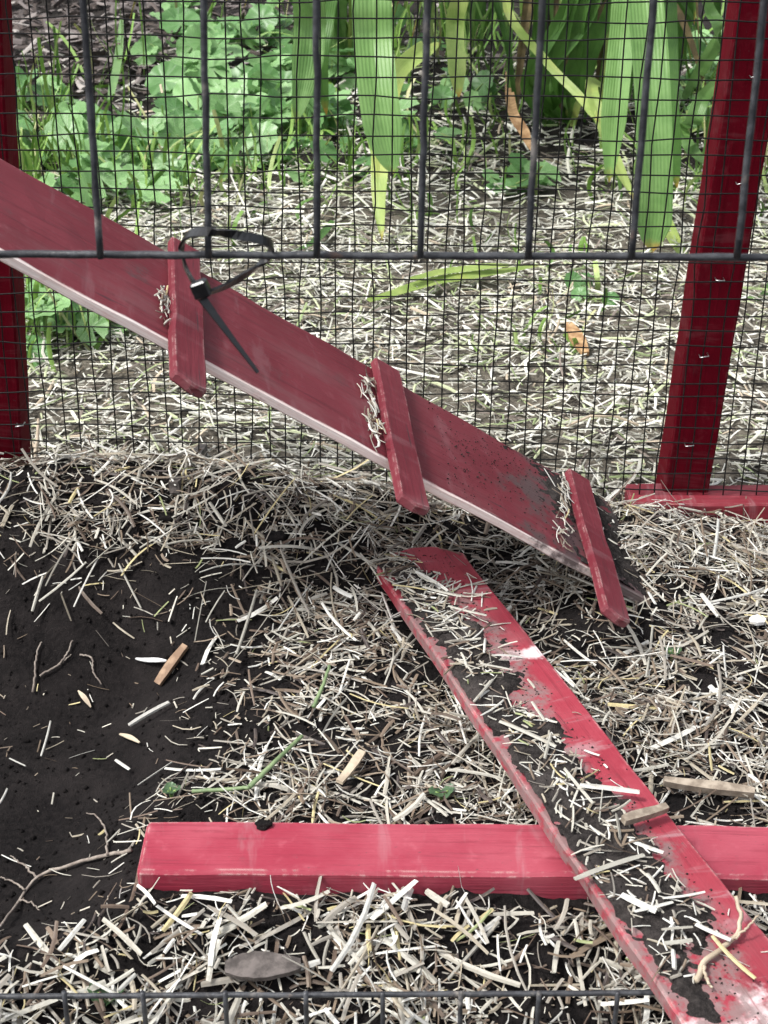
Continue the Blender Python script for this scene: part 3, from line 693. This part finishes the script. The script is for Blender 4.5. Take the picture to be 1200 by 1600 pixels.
# ------------------------------------------------------------------ grass
gr = Litter()
GP = np.array([(.19, .36, .06), (.28, .46, .11), (.12, .25, .05), (.42, .54, .2), (.54, .55, .27)]); GW = np.array([.3, .3, .2, .13, .07])
def tuft(px, py, n, spread, h, lean=.75, wd=(.0015, .006)):
    p = on_ground(px, py)
    for _ in range(n):
        b = p + np.array([rng.normal() * spread, rng.normal() * spread, 0]); b[2] = gz(b[0], b[1])
        a = rng.uniform(0, 2 * np.pi); e = abs(rng.normal(0, lean)); hh = h * rng.uniform(.5, 1.25)
        D = nrm([math.cos(a) * math.sin(e), math.sin(a) * math.sin(e), math.cos(e)])
        gr.add((b + D * hh * .45)[None], D[None], np.array([hh]), np.array([rng.uniform(*wd)]), np.array([.0005]), rng.normal(0, .12, (1, 2)), pick(1, GP, GW), nr=7)
for a in ((40, 200, 40, .05, .13), (70, 250, 50, .06, .10), (110, 280, 40, .06, .09), (160, 300, 40, .06, .08), (30, 300, 40, .05, .09), (70, 520, 40, .04, .07), (110, 490, 40, .05, .08),
          (60, 460, 30, .05, .09), (45, 560, 20, .03, .05), (850, 545, 16, .03, .028), (880, 500, 9, .04, .03), (220, 310, 40, .08, .06), (330, 290, 40, .08, .07), (450, 260, 40, .08, .07),
          (1110, 230, 30, .06, .11), (1090, 280, 30, .06, .08), (1150, 180, 30, .06, .12), (1195, 330, 30, .05, .08), (760, 220, 30, .08, .08), (640, 260, 30, .07, .06), (540, 280, 30, .08, .06),
          (700, 120, 40, .1, .16), (820, 120, 40, .1, .16), (900, 100, 40, .1, .17), (180, 120, 10, .05, .12), (380, 330, 20, .08, .05), (600, 340, 16, .08, .05), (980, 300, 20, .06, .07),
          (500, 60, 40, .12, .14), (620, 60, 40, .12, .15), (960, 60, 30, .1, .17), (1080, 60, 30, .1, .15), (-60, 250, 40, .08, .12), (-100, 400, 30, .06, .08), (1280, 300, 40, .08, .10), (850, 420, 14, .05, .03)):
    tuft(*a)
g_o = gr.build('grass', M['grass']); tag(g_o, 'green grass blades growing among the plants behind the fence', kind='stuff')

# ------------------------------------------------------------------ round-leaved ground cover plants
def round_leaf(name, mat, seed, lobes=9):
    r = np.random.default_rng(seed); na, nr_ = 28, 4; ang = np.linspace(-math.pi + .22, math.pi - .22, na)     # notch at the stalk
    V = [(0, 0, 0)]; uv = [(0, 0)]
    for k in range(1, nr_ + 1):
        f = k / nr_
        for a in ang:
            rad = f * (1 + (.14 * abs(math.sin(a * lobes / 2 + .3)) - .07) * f ** 2) * (1 + .06 * math.sin(2 * a + seed)) * (1.08 - .12 * math.cos(a))
            x, y = math.sin(a) * rad, math.cos(a) * rad
            z = .16 * f ** 2 * (1 + .5 * math.sin(a * 3 + seed)) - .10 * abs(math.sin(a * 4.5)) * f - .15 * max(0, y) ** 2 * f + .03 * r.normal() * f
            V.append((x * .5, y * .5, z * .5)); uv.append((x, y))
    F3 = [(0, 1 + i, 2 + i) for i in range(na - 1)]; F4 = []
    for k in range(nr_ - 1):
        for i in range(na - 1):
            a = 1 + k * na + i; F4.append((a, a + na, a + na + 1, a + 1))
    me = mesh_np(name, np.array(V), [np.array(F3), np.array(F4)], mat); ul = me.uv_layers.new(name='UVMap'); uv = np.array(uv)
    idx = np.zeros(len(me.loops), np.int32); me.loops.foreach_get('vertex_index', idx); ul.data.foreach_set('uv', uv[idx].astype(np.float32).ravel())
    return me
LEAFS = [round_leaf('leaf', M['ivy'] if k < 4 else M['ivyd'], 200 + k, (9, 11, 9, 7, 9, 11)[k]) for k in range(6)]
def creeper(px, py, n, spr, size, label, deep=.45, hmax=.08, group=None):
    p = on_ground(px, py, .02); p[2] = gz(p[0], p[1])
    e = empty('leafy_creeper', p, label, 'plant', group); stems = []
    for _ in range(int(n * 1.4)):
        a = rng.uniform(0, 2 * np.pi); q = math.sqrt(rng.uniform(0, 1)) * spr; x, y = math.cos(a) * q * 1.15, math.sin(a) * q
        z = gz(p[0] + x, p[1] + y) - p[2] + rng.uniform(.008, hmax) * (1 - .5 * q / spr)
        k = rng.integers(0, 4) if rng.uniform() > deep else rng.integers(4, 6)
        o = obj('leaf', LEAFS[k], e); o.location = (x, y, z); s = size * rng.uniform(.5, 1.08); o.scale = (s, s, s)
        # blades tilt up towards the open side, facing camera and sky
        o.rotation_euler = (rng.normal(.42, .45), rng.normal(0, .42), rng.uniform(-1.6, 1.6) + (math.pi if rng.uniform() < .5 else 0) * 0)
        m = np.array([x * .4 + rng.normal() * .006, y * .4, z * .25 + (0 if z > 0 else z)]); stems.append((spline([(0, 0, -.004), m, (x, y, z)], 7), np.linspace(.0013, .0008, 7)))
    obj('stems', join_tubes('stems', stems, M['stem'], 4), e)
    return e
GC = 'round-leaved creepers behind the fence'
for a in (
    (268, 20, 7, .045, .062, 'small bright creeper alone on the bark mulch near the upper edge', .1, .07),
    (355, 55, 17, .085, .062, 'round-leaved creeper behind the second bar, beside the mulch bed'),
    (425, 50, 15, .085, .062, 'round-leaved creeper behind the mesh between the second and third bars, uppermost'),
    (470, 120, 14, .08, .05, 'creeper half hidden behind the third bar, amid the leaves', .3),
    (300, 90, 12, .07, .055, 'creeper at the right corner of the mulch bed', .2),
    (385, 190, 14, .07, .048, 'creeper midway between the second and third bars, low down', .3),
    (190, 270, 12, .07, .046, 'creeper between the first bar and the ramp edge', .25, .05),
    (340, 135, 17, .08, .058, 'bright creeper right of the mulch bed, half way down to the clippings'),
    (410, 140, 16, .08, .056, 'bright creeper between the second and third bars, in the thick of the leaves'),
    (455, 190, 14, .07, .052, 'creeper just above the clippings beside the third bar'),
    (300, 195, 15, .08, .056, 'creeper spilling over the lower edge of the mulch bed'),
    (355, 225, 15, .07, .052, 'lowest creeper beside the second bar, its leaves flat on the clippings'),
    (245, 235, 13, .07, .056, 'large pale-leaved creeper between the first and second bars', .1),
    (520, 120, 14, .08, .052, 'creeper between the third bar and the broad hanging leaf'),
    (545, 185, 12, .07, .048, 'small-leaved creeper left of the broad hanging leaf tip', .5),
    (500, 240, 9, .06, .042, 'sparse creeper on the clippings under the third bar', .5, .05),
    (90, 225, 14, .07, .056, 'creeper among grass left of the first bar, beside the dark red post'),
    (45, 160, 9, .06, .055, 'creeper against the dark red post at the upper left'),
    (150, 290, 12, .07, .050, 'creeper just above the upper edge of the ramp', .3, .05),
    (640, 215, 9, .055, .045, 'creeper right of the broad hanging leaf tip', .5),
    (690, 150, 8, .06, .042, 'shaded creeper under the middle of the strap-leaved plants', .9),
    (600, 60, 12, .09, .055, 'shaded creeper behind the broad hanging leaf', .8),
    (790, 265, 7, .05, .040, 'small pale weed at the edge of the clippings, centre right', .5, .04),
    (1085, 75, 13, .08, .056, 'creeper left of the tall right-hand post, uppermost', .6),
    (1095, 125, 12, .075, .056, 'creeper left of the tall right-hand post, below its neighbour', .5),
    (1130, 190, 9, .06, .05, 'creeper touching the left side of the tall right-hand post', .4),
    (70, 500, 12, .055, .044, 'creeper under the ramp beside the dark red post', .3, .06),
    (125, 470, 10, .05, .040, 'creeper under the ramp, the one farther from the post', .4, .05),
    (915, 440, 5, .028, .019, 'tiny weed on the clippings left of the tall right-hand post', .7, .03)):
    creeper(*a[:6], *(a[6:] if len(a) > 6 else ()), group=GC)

# ------------------------------------------------------------------ strap-leaved plants
def strap(name, pts, width, mat, parent, base, fold=.25, n=22, face=None, taper=(.55, 1.0)):
    """folded strap leaf along world points"""
    P = spline(pts, n); t = np.linspace(0, 1, n); tn = np.gradient(P, axis=0); tn /= np.linalg.norm(tn, axis=1)[:, None]
    F = np.array([0, -1.0, .55]) if face is None else np.asarray(face, float)
    S = np.cross(tn, nrm(F)); S /= np.linalg.norm(S, axis=1)[:, None] + 1e-9; N = np.cross(S, tn)
    w = width * np.minimum(1, .45 + t * 2.5) * np.clip((1 - t) / (1 - taper[0]), 0, 1) ** .6 + .0008
    tw = rng.normal() * .25 * t + rng.normal() * .1; S, N = S * np.cos(tw)[:, None] + N * np.sin(tw)[:, None], N * np.cos(tw)[:, None] - S * np.sin(tw)[:, None]
    cs = np.array([-1, -.6, -.2, 0, .2, .6, 1.]); V = []
    for c in cs:
        rip = .03 * width * np.sin(t * 17 + c * 3)
        V.append(P + S * (w * c / 2)[:, None] + N * (fold * w * abs(c) * .5 + rip)[:, None])
    V = np.stack(V, 1) - base; m = len(cs); I = np.arange(n - 1)[:, None] * m + np.arange(m - 1)[None]
    Fq = np.stack([I, I + 1, I + m + 1, I + m], -1).reshape(-1, 4)
    me = mesh_np(name, V.reshape(-1, 3), Fq, mat); ul = me.uv_layers.new(name='UVMap')
    uv = np.stack(np.broadcast_arrays((cs[None] + 1) / 2, t[:, None]), -1).reshape(-1, 2)
    idx = np.zeros(len(me.loops), np.int32); me.loops.foreach_get('vertex_index', idx); ul.data.foreach_set('uv', uv[idx].astype(np.float32).ravel())
    return obj(name, me, parent)
def lily(px, py, label):
    p = on_ground(px, py); return empty('strap_leaf_plant', p, label, 'plant', 'strap-leaved plants behind the fence'), p
def arching(e, base, pix, dists, width, mat, apex=None, **k):
    """leaf rising from the crown, arching over above the picture and hanging down through the pixel points"""
    vis = [at_y(x, y, d) for (x, y), d in zip(pix, dists)]
    b = base + np.array([rng.normal() * .02, rng.normal() * .015, .0]); top = vis[0]
    ap = (b * .55 + top * .45) + np.array([0, 0, .0]); ap[2] = max(top[2] + .06, .38)
    q = b * .9 + top * .1; q[2] = ap[2] * .6
    return strap('leaf', [b, q, ap] + vis, width, mat, e, base, taper=k.pop('taper', (.80, 1)), n=30, **k)
def upright(e, base, n, hr, spread, wr, mats, arch=.5):
    for _ in range(n):
        a = rng.uniform(0, 2 * np.pi); h = rng.uniform(*hr); r = abs(rng.normal(0, 1)) * spread + .03; b = base + np.array([rng.normal() * .025, rng.normal() * .025, -.003])
        d = np.array([math.cos(a), math.sin(a) * .8, 0]); k = rng.uniform(.2, arch)
        pts = [b, b + d * r * .18 + np.array([0, 0, h * .5]), b + d * r * .6 + np.array([0, 0, h * .95]), b + d * r + np.array([0, 0, h * (1.0 - k * .4)]), b + d * r * 1.35 + np.array([0, 0, max(.02, h * (1 - k * 1.5))])]
        strap('leaf', pts, rng.uniform(*wr), mats[rng.integers(len(mats))], e, base, n=18, face=(-d[0] * .3, -.6, .6))
e, b = lily(560, 95, 'strap-leaved plant whose broad leaf hangs tip-down between the third and fourth bars')
arching(e, b, [(578, -60), (582, 60), (590, 150), (602, 225), (614, 272)], [1.72, 1.66, 1.62, 1.60, 1.59], .041, M['lily'])
arching(e, b, [(484, -60), (484, 40), (478, 110), (462, 192)], [1.85, 1.82, 1.8, 1.78], .036, M['lily'])
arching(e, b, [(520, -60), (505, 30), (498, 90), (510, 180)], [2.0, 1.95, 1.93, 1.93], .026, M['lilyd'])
arching(e, b, [(712, -60), (711, 40), (714, 100), (717, 152)], [1.9, 1.87, 1.85, 1.84], .021, M['lilyy'], taper=(.86, 1))
strap('leaf', [b + (.05, -.02, 0), at_y(672, 70, 2.0), at_y(625, 110, 1.9), at_y(603, 180, 1.8), at_y(592, 290, 1.72), at_y(597, 375, 1.66)], .022, M['lilyy'], e, b, n=30, taper=(.7, 1))
upright(e, b, 26, (.22, .5), .13, (.010, .022), [M['lilyd'], M['lily'], M['lilyd']])
e, b = lily(870, 190, 'dense strap-leaved clump with brown dead stems at its dark centre')
strap('leaf', [b + (-.05, .06, .28), at_y(790, 0, 2.05), at_y(850, 92, 2.0), at_y(905, 150, 1.95), at_y(935, 190, 1.9)], .010, M['lilyy'], e, b, taper=(.9, 1))
strap('leaf', [at_z(800, 160, .0) * 1 + (0, .12, .02), at_y(800, 172, 2.05), at_y(818, 205, 1.98), at_y(830, 236, 1.93)], .013, M['deadleaf'], e, b, taper=(.7, 1))
for k in range(7):
    x = 830 + k * 14 + rng.normal() * 5
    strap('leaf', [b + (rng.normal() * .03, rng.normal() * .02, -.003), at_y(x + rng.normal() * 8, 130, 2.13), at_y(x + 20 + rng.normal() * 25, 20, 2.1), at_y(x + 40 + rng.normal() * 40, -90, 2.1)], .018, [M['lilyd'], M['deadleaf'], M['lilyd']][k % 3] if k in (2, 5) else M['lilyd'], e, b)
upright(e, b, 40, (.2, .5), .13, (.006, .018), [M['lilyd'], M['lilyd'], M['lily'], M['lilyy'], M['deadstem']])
upright(e, b + np.array([.0, -.05, 0]), 16, (.2, .5), .03, (.010, .020), [M['deadstem'], M['deadstem'], M['lilyd']])
e, b = lily(1010, 165, 'bright strap-leaved plant whose broad leaf reaches down to the bar left of the right post')
arching(e, b, [(1008, -60), (1014, 80), (1020, 200), (1022, 300), (1018, 396)], [1.78, 1.70, 1.66, 1.64, 1.63], .039, M['lily'], taper=(.93, 1))
arching(e, b, [(985, -60), (972, 60), (963, 150), (957, 215), (952, 285)], [1.8, 1.75, 1.72, 1.71, 1.70], .028, M['lily'])
arching(e, b, [(1042, -60), (1044, 80), (1046, 180), (1052, 240), (1058, 294)], [1.9, 1.85, 1.82, 1.81, 1.8], .022, M['lilyd'])
strap('leaf', [b + (-.03, 0, 0), at_y(925, 130, 2.0), at_y(940, 195, 1.9), at_y(962, 255, 1.82), at_y(992, 315, 1.76)], .017, M['lilyy'], e, b, taper=(.8, 1))
strap('leaf', [b + (.02, -.02, 0), at_y(1030, 300, 1.82), at_y(1045, 360, 1.70), at_y(1082, 422, 1.60)], .016, M['lilyy'], e, b, taper=(.7, 1))
strap('leaf', [b + (.04, 0, 0), at_y(1075, 200, 1.95), at_y(1100, 150, 1.92), at_y(1150, 105, 1.9)], .020, M['lily'], e, b)
strap('leaf', [b + (.04, 0, 0), at_y(1070, 215, 1.9), at_y(1085, 240, 1.85), at_y(1115, 262, 1.82)], .017, M['lily'], e, b)
strap('leaf', [b + (.05, .0, 0), at_y(1120, 60, 2.0), at_y(1110, 20, 2.0), at_y(1090, -30, 2.0)], .018, M['lily'], e, b)
upright(e, b, 16, (.2, .45), .10, (.010, .020), [M['lilyd'], M['lily']])
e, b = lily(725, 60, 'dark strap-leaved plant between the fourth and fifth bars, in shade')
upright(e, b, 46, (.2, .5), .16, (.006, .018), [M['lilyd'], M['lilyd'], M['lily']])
e, b = lily(1290, 260, 'strap-leaved plant beyond the tall right-hand post, its leaf showing at the edge')
strap('leaf', [b, at_y(1250, 380, 1.62), at_y(1195, 470, 1.50), at_y(1150, 462, 1.5)], .022, M['lily'], e, b)
upright(e, b, 12, (.15, .35), .10, (.010, .02), [M['lily'], M['lilyd']])

# cut blades lying on the clippings
def lying(name, pix, width, mat, label, cat, lift=.008, fold=.15):
    P = [on_ground(x, y, lift) for x, y in pix]; b = P[0].copy(); o = strap(name, P, width, mat, None, b, fold=fold, face=(0, -.2, 1), n=16); o.location = b; tag(o, label, cat); return o
lying('cut_leaf', [(575, 470), (680, 440), (760, 428), (850, 413)], .013, M['lilyy'], 'longest yellow green cut leaf lying on the clippings below the long bar', 'leaf', .014)
lying('cut_leaf', [(640, 436), (700, 424), (770, 416), (800, 414)], .009, M['lilyy'], 'short green cut leaf lying just under the long bar, above the longer one', 'leaf', .02)
lying('cut_leaf', [(437, 130), (400, 185), (370, 235), (345, 285)], .008, M['lilyd'], 'narrow blue green cut blade leaning across the creepers', 'leaf', .05)
lying('cut_leaf', [(190, 30), (185, 90), (175, 140), (170, 165)], .012, M['lily'], 'single upright green blade standing on the mulch bed', 'leaf', .03)
lying('cut_leaf', [(520, 345), (500, 370), (480, 385), (455, 392)], .010, M['lilyd'], 'short dark blade on the clippings just above the long bar', 'leaf', .012)

# ------------------------------------------------------------------ small single things
def chunk(name, px0, px1, wd, th, mat, label, cat, lift=.003, taper=.75, surf=None, n=14):
    if surf == 'plank':
        (ua, va), (ub, vb) = plank_uv(*px0), plank_uv(*px1); a = pa + pX * ua + pY * va + pZ * lift; c = pa + pX * ub + pY * vb + pZ * lift
    else: a, c = on_ground(*px0, lift), on_ground(*px1, lift)
    P = a + (c - a) * np.linspace(0, 1, n)[:, None]; ph = rng.uniform(0, 6); P[:, 2] += .0007 * np.sin(np.linspace(0, 4, n) + ph)
    t = np.linspace(0, 1, n); W = wd * (1 - (1 - taper) * np.abs(t * 2 - 1) ** 2) * (1 + .10 * np.sin(np.linspace(0, 5, n) + ph) + rng.normal(0, .02, n))
    V, F = ribbon_solid(P, np.tile([.1 * rng.normal(), -.2, 1.0], (n, 1)), W, th); o = obj(name, mesh_np(name, V - a, F, mat, smooth=False)); o.location = a
    tag(o, label, cat); return o
chunk('wood_chip', (246, 1068), (290, 1008), .0056, .003, M['chip'], 'brown wood splinter lying on the bare dark soil', 'wood chip', .004, .9)
chunk('wood_chip', (888, 505), (915, 553), .013, .004, M['deadleaf'], 'orange tan wood chip on the clippings behind the mesh', 'wood chip', .010, .55)
chunk('stick', (1037, 1219), (1178, 1240), .0060, .0045, M['stick'], 'grey brown stick right of the diagonal plank', 'stick', .010, .7)
chunk('stick', (972, 1302), (1040, 1278), .0052, .004, M['stick'], 'short brown stick lying on the diagonal plank', 'stick', .0075, .7, 'plank')
chunk('bark_piece', (352, 1514), (470, 1506), .015, .003, M['bark'], 'flat dark grey bark slab in the straw below the timber', 'bark', .010, .4)
chunk('bark_piece', (272, 762), (318, 700), .012, .008, M['bark'], 'dark bark chunk leaning on the spoil heap below the first cleat', 'bark', .010, .6)
chunk('wood_chip', (530, 1222), (566, 1175), .0052, .002, M['tanleaf'], 'pinkish flat chip in the straw left of the plank', 'wood chip', .010, .8)
chunk('leaf_scrap', (122, 1078), (142, 1105), .0030, .0006, M['tanleaf'], 'pale curled leaf scrap on the bare soil left of the splinter', 'leaf scrap', .004, .3)
chunk('leaf_scrap', (212, 1028), (260, 1034), .0036, .0008, M['white'], 'whitish leaf scrap beside the brown splinter', 'leaf scrap', .004, .3)
chunk('leaf_scrap', (187, 1146), (218, 1160), .0030, .0006, M['tanleaf'], 'small pink leaf scrap below the pale straw on bare soil', 'leaf scrap', .004, .4)
chunk('white_flake', (1172, 968), (1195, 972), .0075, .003, M['white'], 'white flake on dark soil at the right edge', 'flake', .006, .5)
def clod(px, py, r, label, top):
    import bmesh
    bm = bmesh.new(); bmesh.ops.create_icosphere(bm, subdivisions=3, radius=r)
    for v in bm.verts:
        c = v.co; k = .7 + .6 * float(fbm(np.array([c.x / r * 1.7 + px]), np.array([c.y / r * 1.7 + c.z / r * 1.3]), 7, 3)[0]); v.co = Vector((c.x * 1.35, c.y, c.z * .6)) * k
    me = bpy.data.meshes.new('soil_clod'); bm.to_mesh(me); bm.free(); me.materials.append(M['soil'])
    o = obj('soil_clod', me); o.location = at_z(px, py, top + r * .4); tag(o, label, 'soil clod'); return o
clod(412, 1288, .0036, 'dark crumb of soil on the rear edge of the timber', .014)
clod(262, 808, .0050, 'dark clod on the spoil heap below the bark chunk', gz(*on_ground(262, 808)[:2]))
clod(430, 838, .0062, 'large dark clod on the slope below the ramp', gz(*on_ground(430, 838)[:2]))
# root across the bare soil
def rootlike(name, paths, mat, label, cat, surf=None, lift=.003):
    L = []; b = None
    for pts, r0, r1 in paths:
        if surf == 'plank':
            P = []
            for q in pts: u_, v_ = plank_uv(q[0], q[1]); P.append(pa + pX * u_ + pY * v_ + pZ * (q[2] if len(q) > 2 else lift))
        else: P = [on_ground(q[0], q[1], q[2] if len(q) > 2 else lift) for q in pts]
        if b is None: b = P[0].copy()
        P = spline(np.array(P) - b, 22); P += rng.normal(0, .00012 if 'stalk' in name else .0003, P.shape); L.append((P, np.linspace(r0, r1, 22)))
    o = obj(name, join_tubes(name, L, mat, 5)); o.location = b; tag(o, label, cat); return o
rootlike('root', [([(206, 1327), (150, 1340), (100, 1355), (55, 1372), (25, 1415), (0, 1447)], .0012, .0008), ([(56, 1370), (35, 1350), (16, 1338)], .0008, .0004),
                  ([(40, 1390), (15, 1375), (-5, 1370)], .0007, .0004), ([(168, 1335), (165, 1300), (150, 1275), (135, 1270)], .0008, .0003), ([(30, 1405), (50, 1412), (62, 1423)], .0006, .0003)],
         M['root'], 'thin branching root running across bare soil to the timber end', 'root')
rootlike('root', [([(62, 1055), (90, 1040), (105, 1020), (113, 1000)], .0008, .0005), ([(90, 1040), (112, 1022)], .0006, .0003), ([(52, 1080), (58, 1020), (66, 1003)], .0009, .0004)],
         M['root'], 'short forked root on bare soil at the left', 'root')
rootlike('root', [([(126, 1023), (142, 1028), (146, 1050), (158, 1068)], .0007, .0005)], M['root'], 'little hooked rootlet on the bare soil left of the splinter', 'root')
rootlike('root', [([(1088, 1540), (1098, 1512), (1125, 1490), (1150, 1470), (1153, 1450, .009), (1146, 1436, .014)], .0016, .0010), ([(1098, 1512), (1102, 1535), (1112, 1552)], .0010, .0006), ([(1140, 1478), (1165, 1470, .008), (1180, 1462, .012)], .0008, .0004)],
         M['tanleaf'], 'pale curling root on the lower end of the diagonal plank', 'root', 'plank')
rootlike('grass_stalk', [([(300, 1236, .006), (345, 1234, .008), (390, 1230, .010)], .0013, .0012), ([(390, 1230, .010), (430, 1190, .012), (472, 1150, .014)], .0016, .0012)], M['drystem'],
         'bent green stalk lying from bare soil into the straw', 'stalk')
rootlike('grass_stalk', [([(490, 1105, .012), (505, 1070, .016), (515, 1040, .018)], .0014, .001)], M['drystem'], 'short green stalk standing in the straw left of the plank', 'stalk')
# stray straws standing by the left post
rootlike('straw_stalk', [([(0, 655, .02), (30, 672, .02), (70, 715, .008)], .0020, .0014), ([(52, 735, .006), (58, 690, .02), (60, 655, .03)], .0022, .0012)], M['tanleaf'], 'crossed pale straw stalks at the foot of the dark red post', 'straw')

SPROUT = [round_leaf('leaf', M['sprout'], 230 + k, 7) for k in range(2)]
def sprout(px, py, size, label, n=2, deep=False):
    p = on_ground(px, py); e = empty('sprout', p, label, 'seedling'); stems = []
    for k in range(n):
        a = k * 2 * math.pi / n + rng.uniform(-.4, .4); x, y = math.cos(a) * size * .5, math.sin(a) * size * .35
        o = obj('leaf', SPROUT[k % 2], e); o.location = (x, y, .006); o.scale = (size, size * 1.15, size); o.rotation_euler = (.6 + rng.normal() * .2, 0, a - math.pi / 2)
        stems.append((spline([(0, 0, -.002), (x * .3, y * .3, .004), (x, y, .006)], 6), .0007))
    obj('stems', join_tubes('stems', stems, M['stem'], 4), e); return e
sprout(690, 1250, .0075, 'two-leaved green seedling in the straw left of the plank')
sprout(268, 1247, .006, 'dull green seedling on bare soil above the timber end', 3, True)
sprout(168, 1568, .010, 'round green leaf in the straw at the front rod', 2)
sprout(1050, 1030, .006, 'low dark green seedling in the straw at the right', 4, True)

# ------------------------------------------------------------------ front pen panel with a door opening
YP = .530
panel = empty('pen_panel', (0, YP, 0), 'dark steel bar pen panel in front, its doorway open between two long rods', 'pen panel')
def pl(P): return np.asarray(P, float) - np.array([0, YP, 0])
def rod(name, a, b, r, n=24, jit=.0003):
    a, b = np.asarray(a), np.asarray(b); P = a + (b - a) * np.linspace(0, 1, n)[:, None]; P = P + rng.normal(0, jit, P.shape) * np.array([1, .5, 1]) * .4
    return obj(name, tube_me(name, pl(P), r * (1 + rng.normal(0, .03, n)), M['rod'], 10), panel)
def ext(a, b, s, t): d = b - a; return a - d * s, b + d * t
a, b = ext(at_y(0, 397, YP), at_y(1200, 402, YP), .45, .45); rod('long_rod', a, b, .0014, 60); hl, hr_ = a, b
a2, b2 = ext(at_y(0, 1557, YP + .004), at_y(900, 1552, YP + .004), .45, .75); rod('long_rod', a2, b2, .0014, 60)
for xt, xb in ((130, 157), (318, 326), (495, 495), (668, 657), (848, 825), (1022, 987), (1195, 1152)):
    p0, p1 = at_y(xt, 0, YP - .0030), at_y(xb, 400, YP - .0030); d = p0 - p1; rod('vertical_bar', p1 - d * .008, p1 + d * 2.1, .00128)
for xt, xb in ((-58, -12), (1378, 1325)):
    p0, p1 = at_y(xt, 0, YP - .0030), at_y(xb, 400, YP - .0030); d = p0 - p1; rod('vertical_bar', p1 - d * .008, p1 + d * 2.1, .00128)
p1 = hl + (0, 0, 0); p2 = a2; rod('vertical_bar', p1 + (.01, -.003, .27), np.array([p1[0] + .01, YP - .003, -.05]), .00128)
p1 = hr_; rod('vertical_bar', p1 + (-.01, -.003, .27), np.array([p1[0] - .01, YP - .003, -.05]), .00128)
tz = at_y(600, 0, YP)[2] + .17
rod('long_rod', np.array([hl[0], YP, tz]), np.array([hr_[0], YP, tz]), .0014, 60)
for x in (-148, -24, 100, 223, 352, 478, 598, 720, 842, 965, 1090, 1215):
    p0, p1 = at_y(x, 1553, YP + .001), at_y(x + (x - 600) * -.012, 1600, YP + .001); d = p1 - p0; rod('vertical_bar', p0 - d * .05, p0 + d * 3.2, .0012, 8)

# ------------------------------------------------------------------ cable tie on the upper rod
tb = at_y(315, 460, YP - .006)
tie = empty('cable_tie', tb, 'black plastic cable tie looped round the long rod, its tail hanging down', 'cable tie')
seq = [(312, 455, -.008), (296, 430, -.004), (286, 405, .004), (284, 382, .006), (296, 366, -.003), (330, 362, -.010), (375, 368, -.011), (412, 376, -.008), (426, 386, .001),
       (416, 404, .008), (385, 428, .005), (350, 448, -.002), (318, 460, -.007)]
P = spline([at_y(x, y, YP + d) - tb for x, y, d in seq], 60)
cen = P.mean(0); up_ = np.array([0, -.55, .85]); Nn = P - cen; Nn -= np.outer(Nn @ nrm(up_), nrm(up_))
V, F = ribbon_solid(P, Nn, .0033, .0010); obj('loop', mesh_np('loop', V, F, M['tie'], smooth=False), tie)
hX = nrm([.35, 0, -.93]); hY = np.array([0, 1.0, 0]); hZ = np.cross(hX, hY)
hb = board_mesh('head', .0062, .0046, .0062, M['tie'], .0006, 3, 0, 3); obj('head', hb, tie, frame(at_y(307, 443, YP - .011) - tb - hZ * .0030, hX, hY, hZ))
P = spline([at_y(x, y, YP - .008 - k * .002) - tb for k, (x, y) in enumerate(((313, 462), (335, 492), (368, 536), (403, 582)))], 16)
V, F = ribbon_solid(P, np.tile([.5, -.85, .3], (16, 1)), np.linspace(.0033, .0011, 16), .0010); obj('tail', mesh_np('tail', V, F, M['tie'], smooth=False), tie)
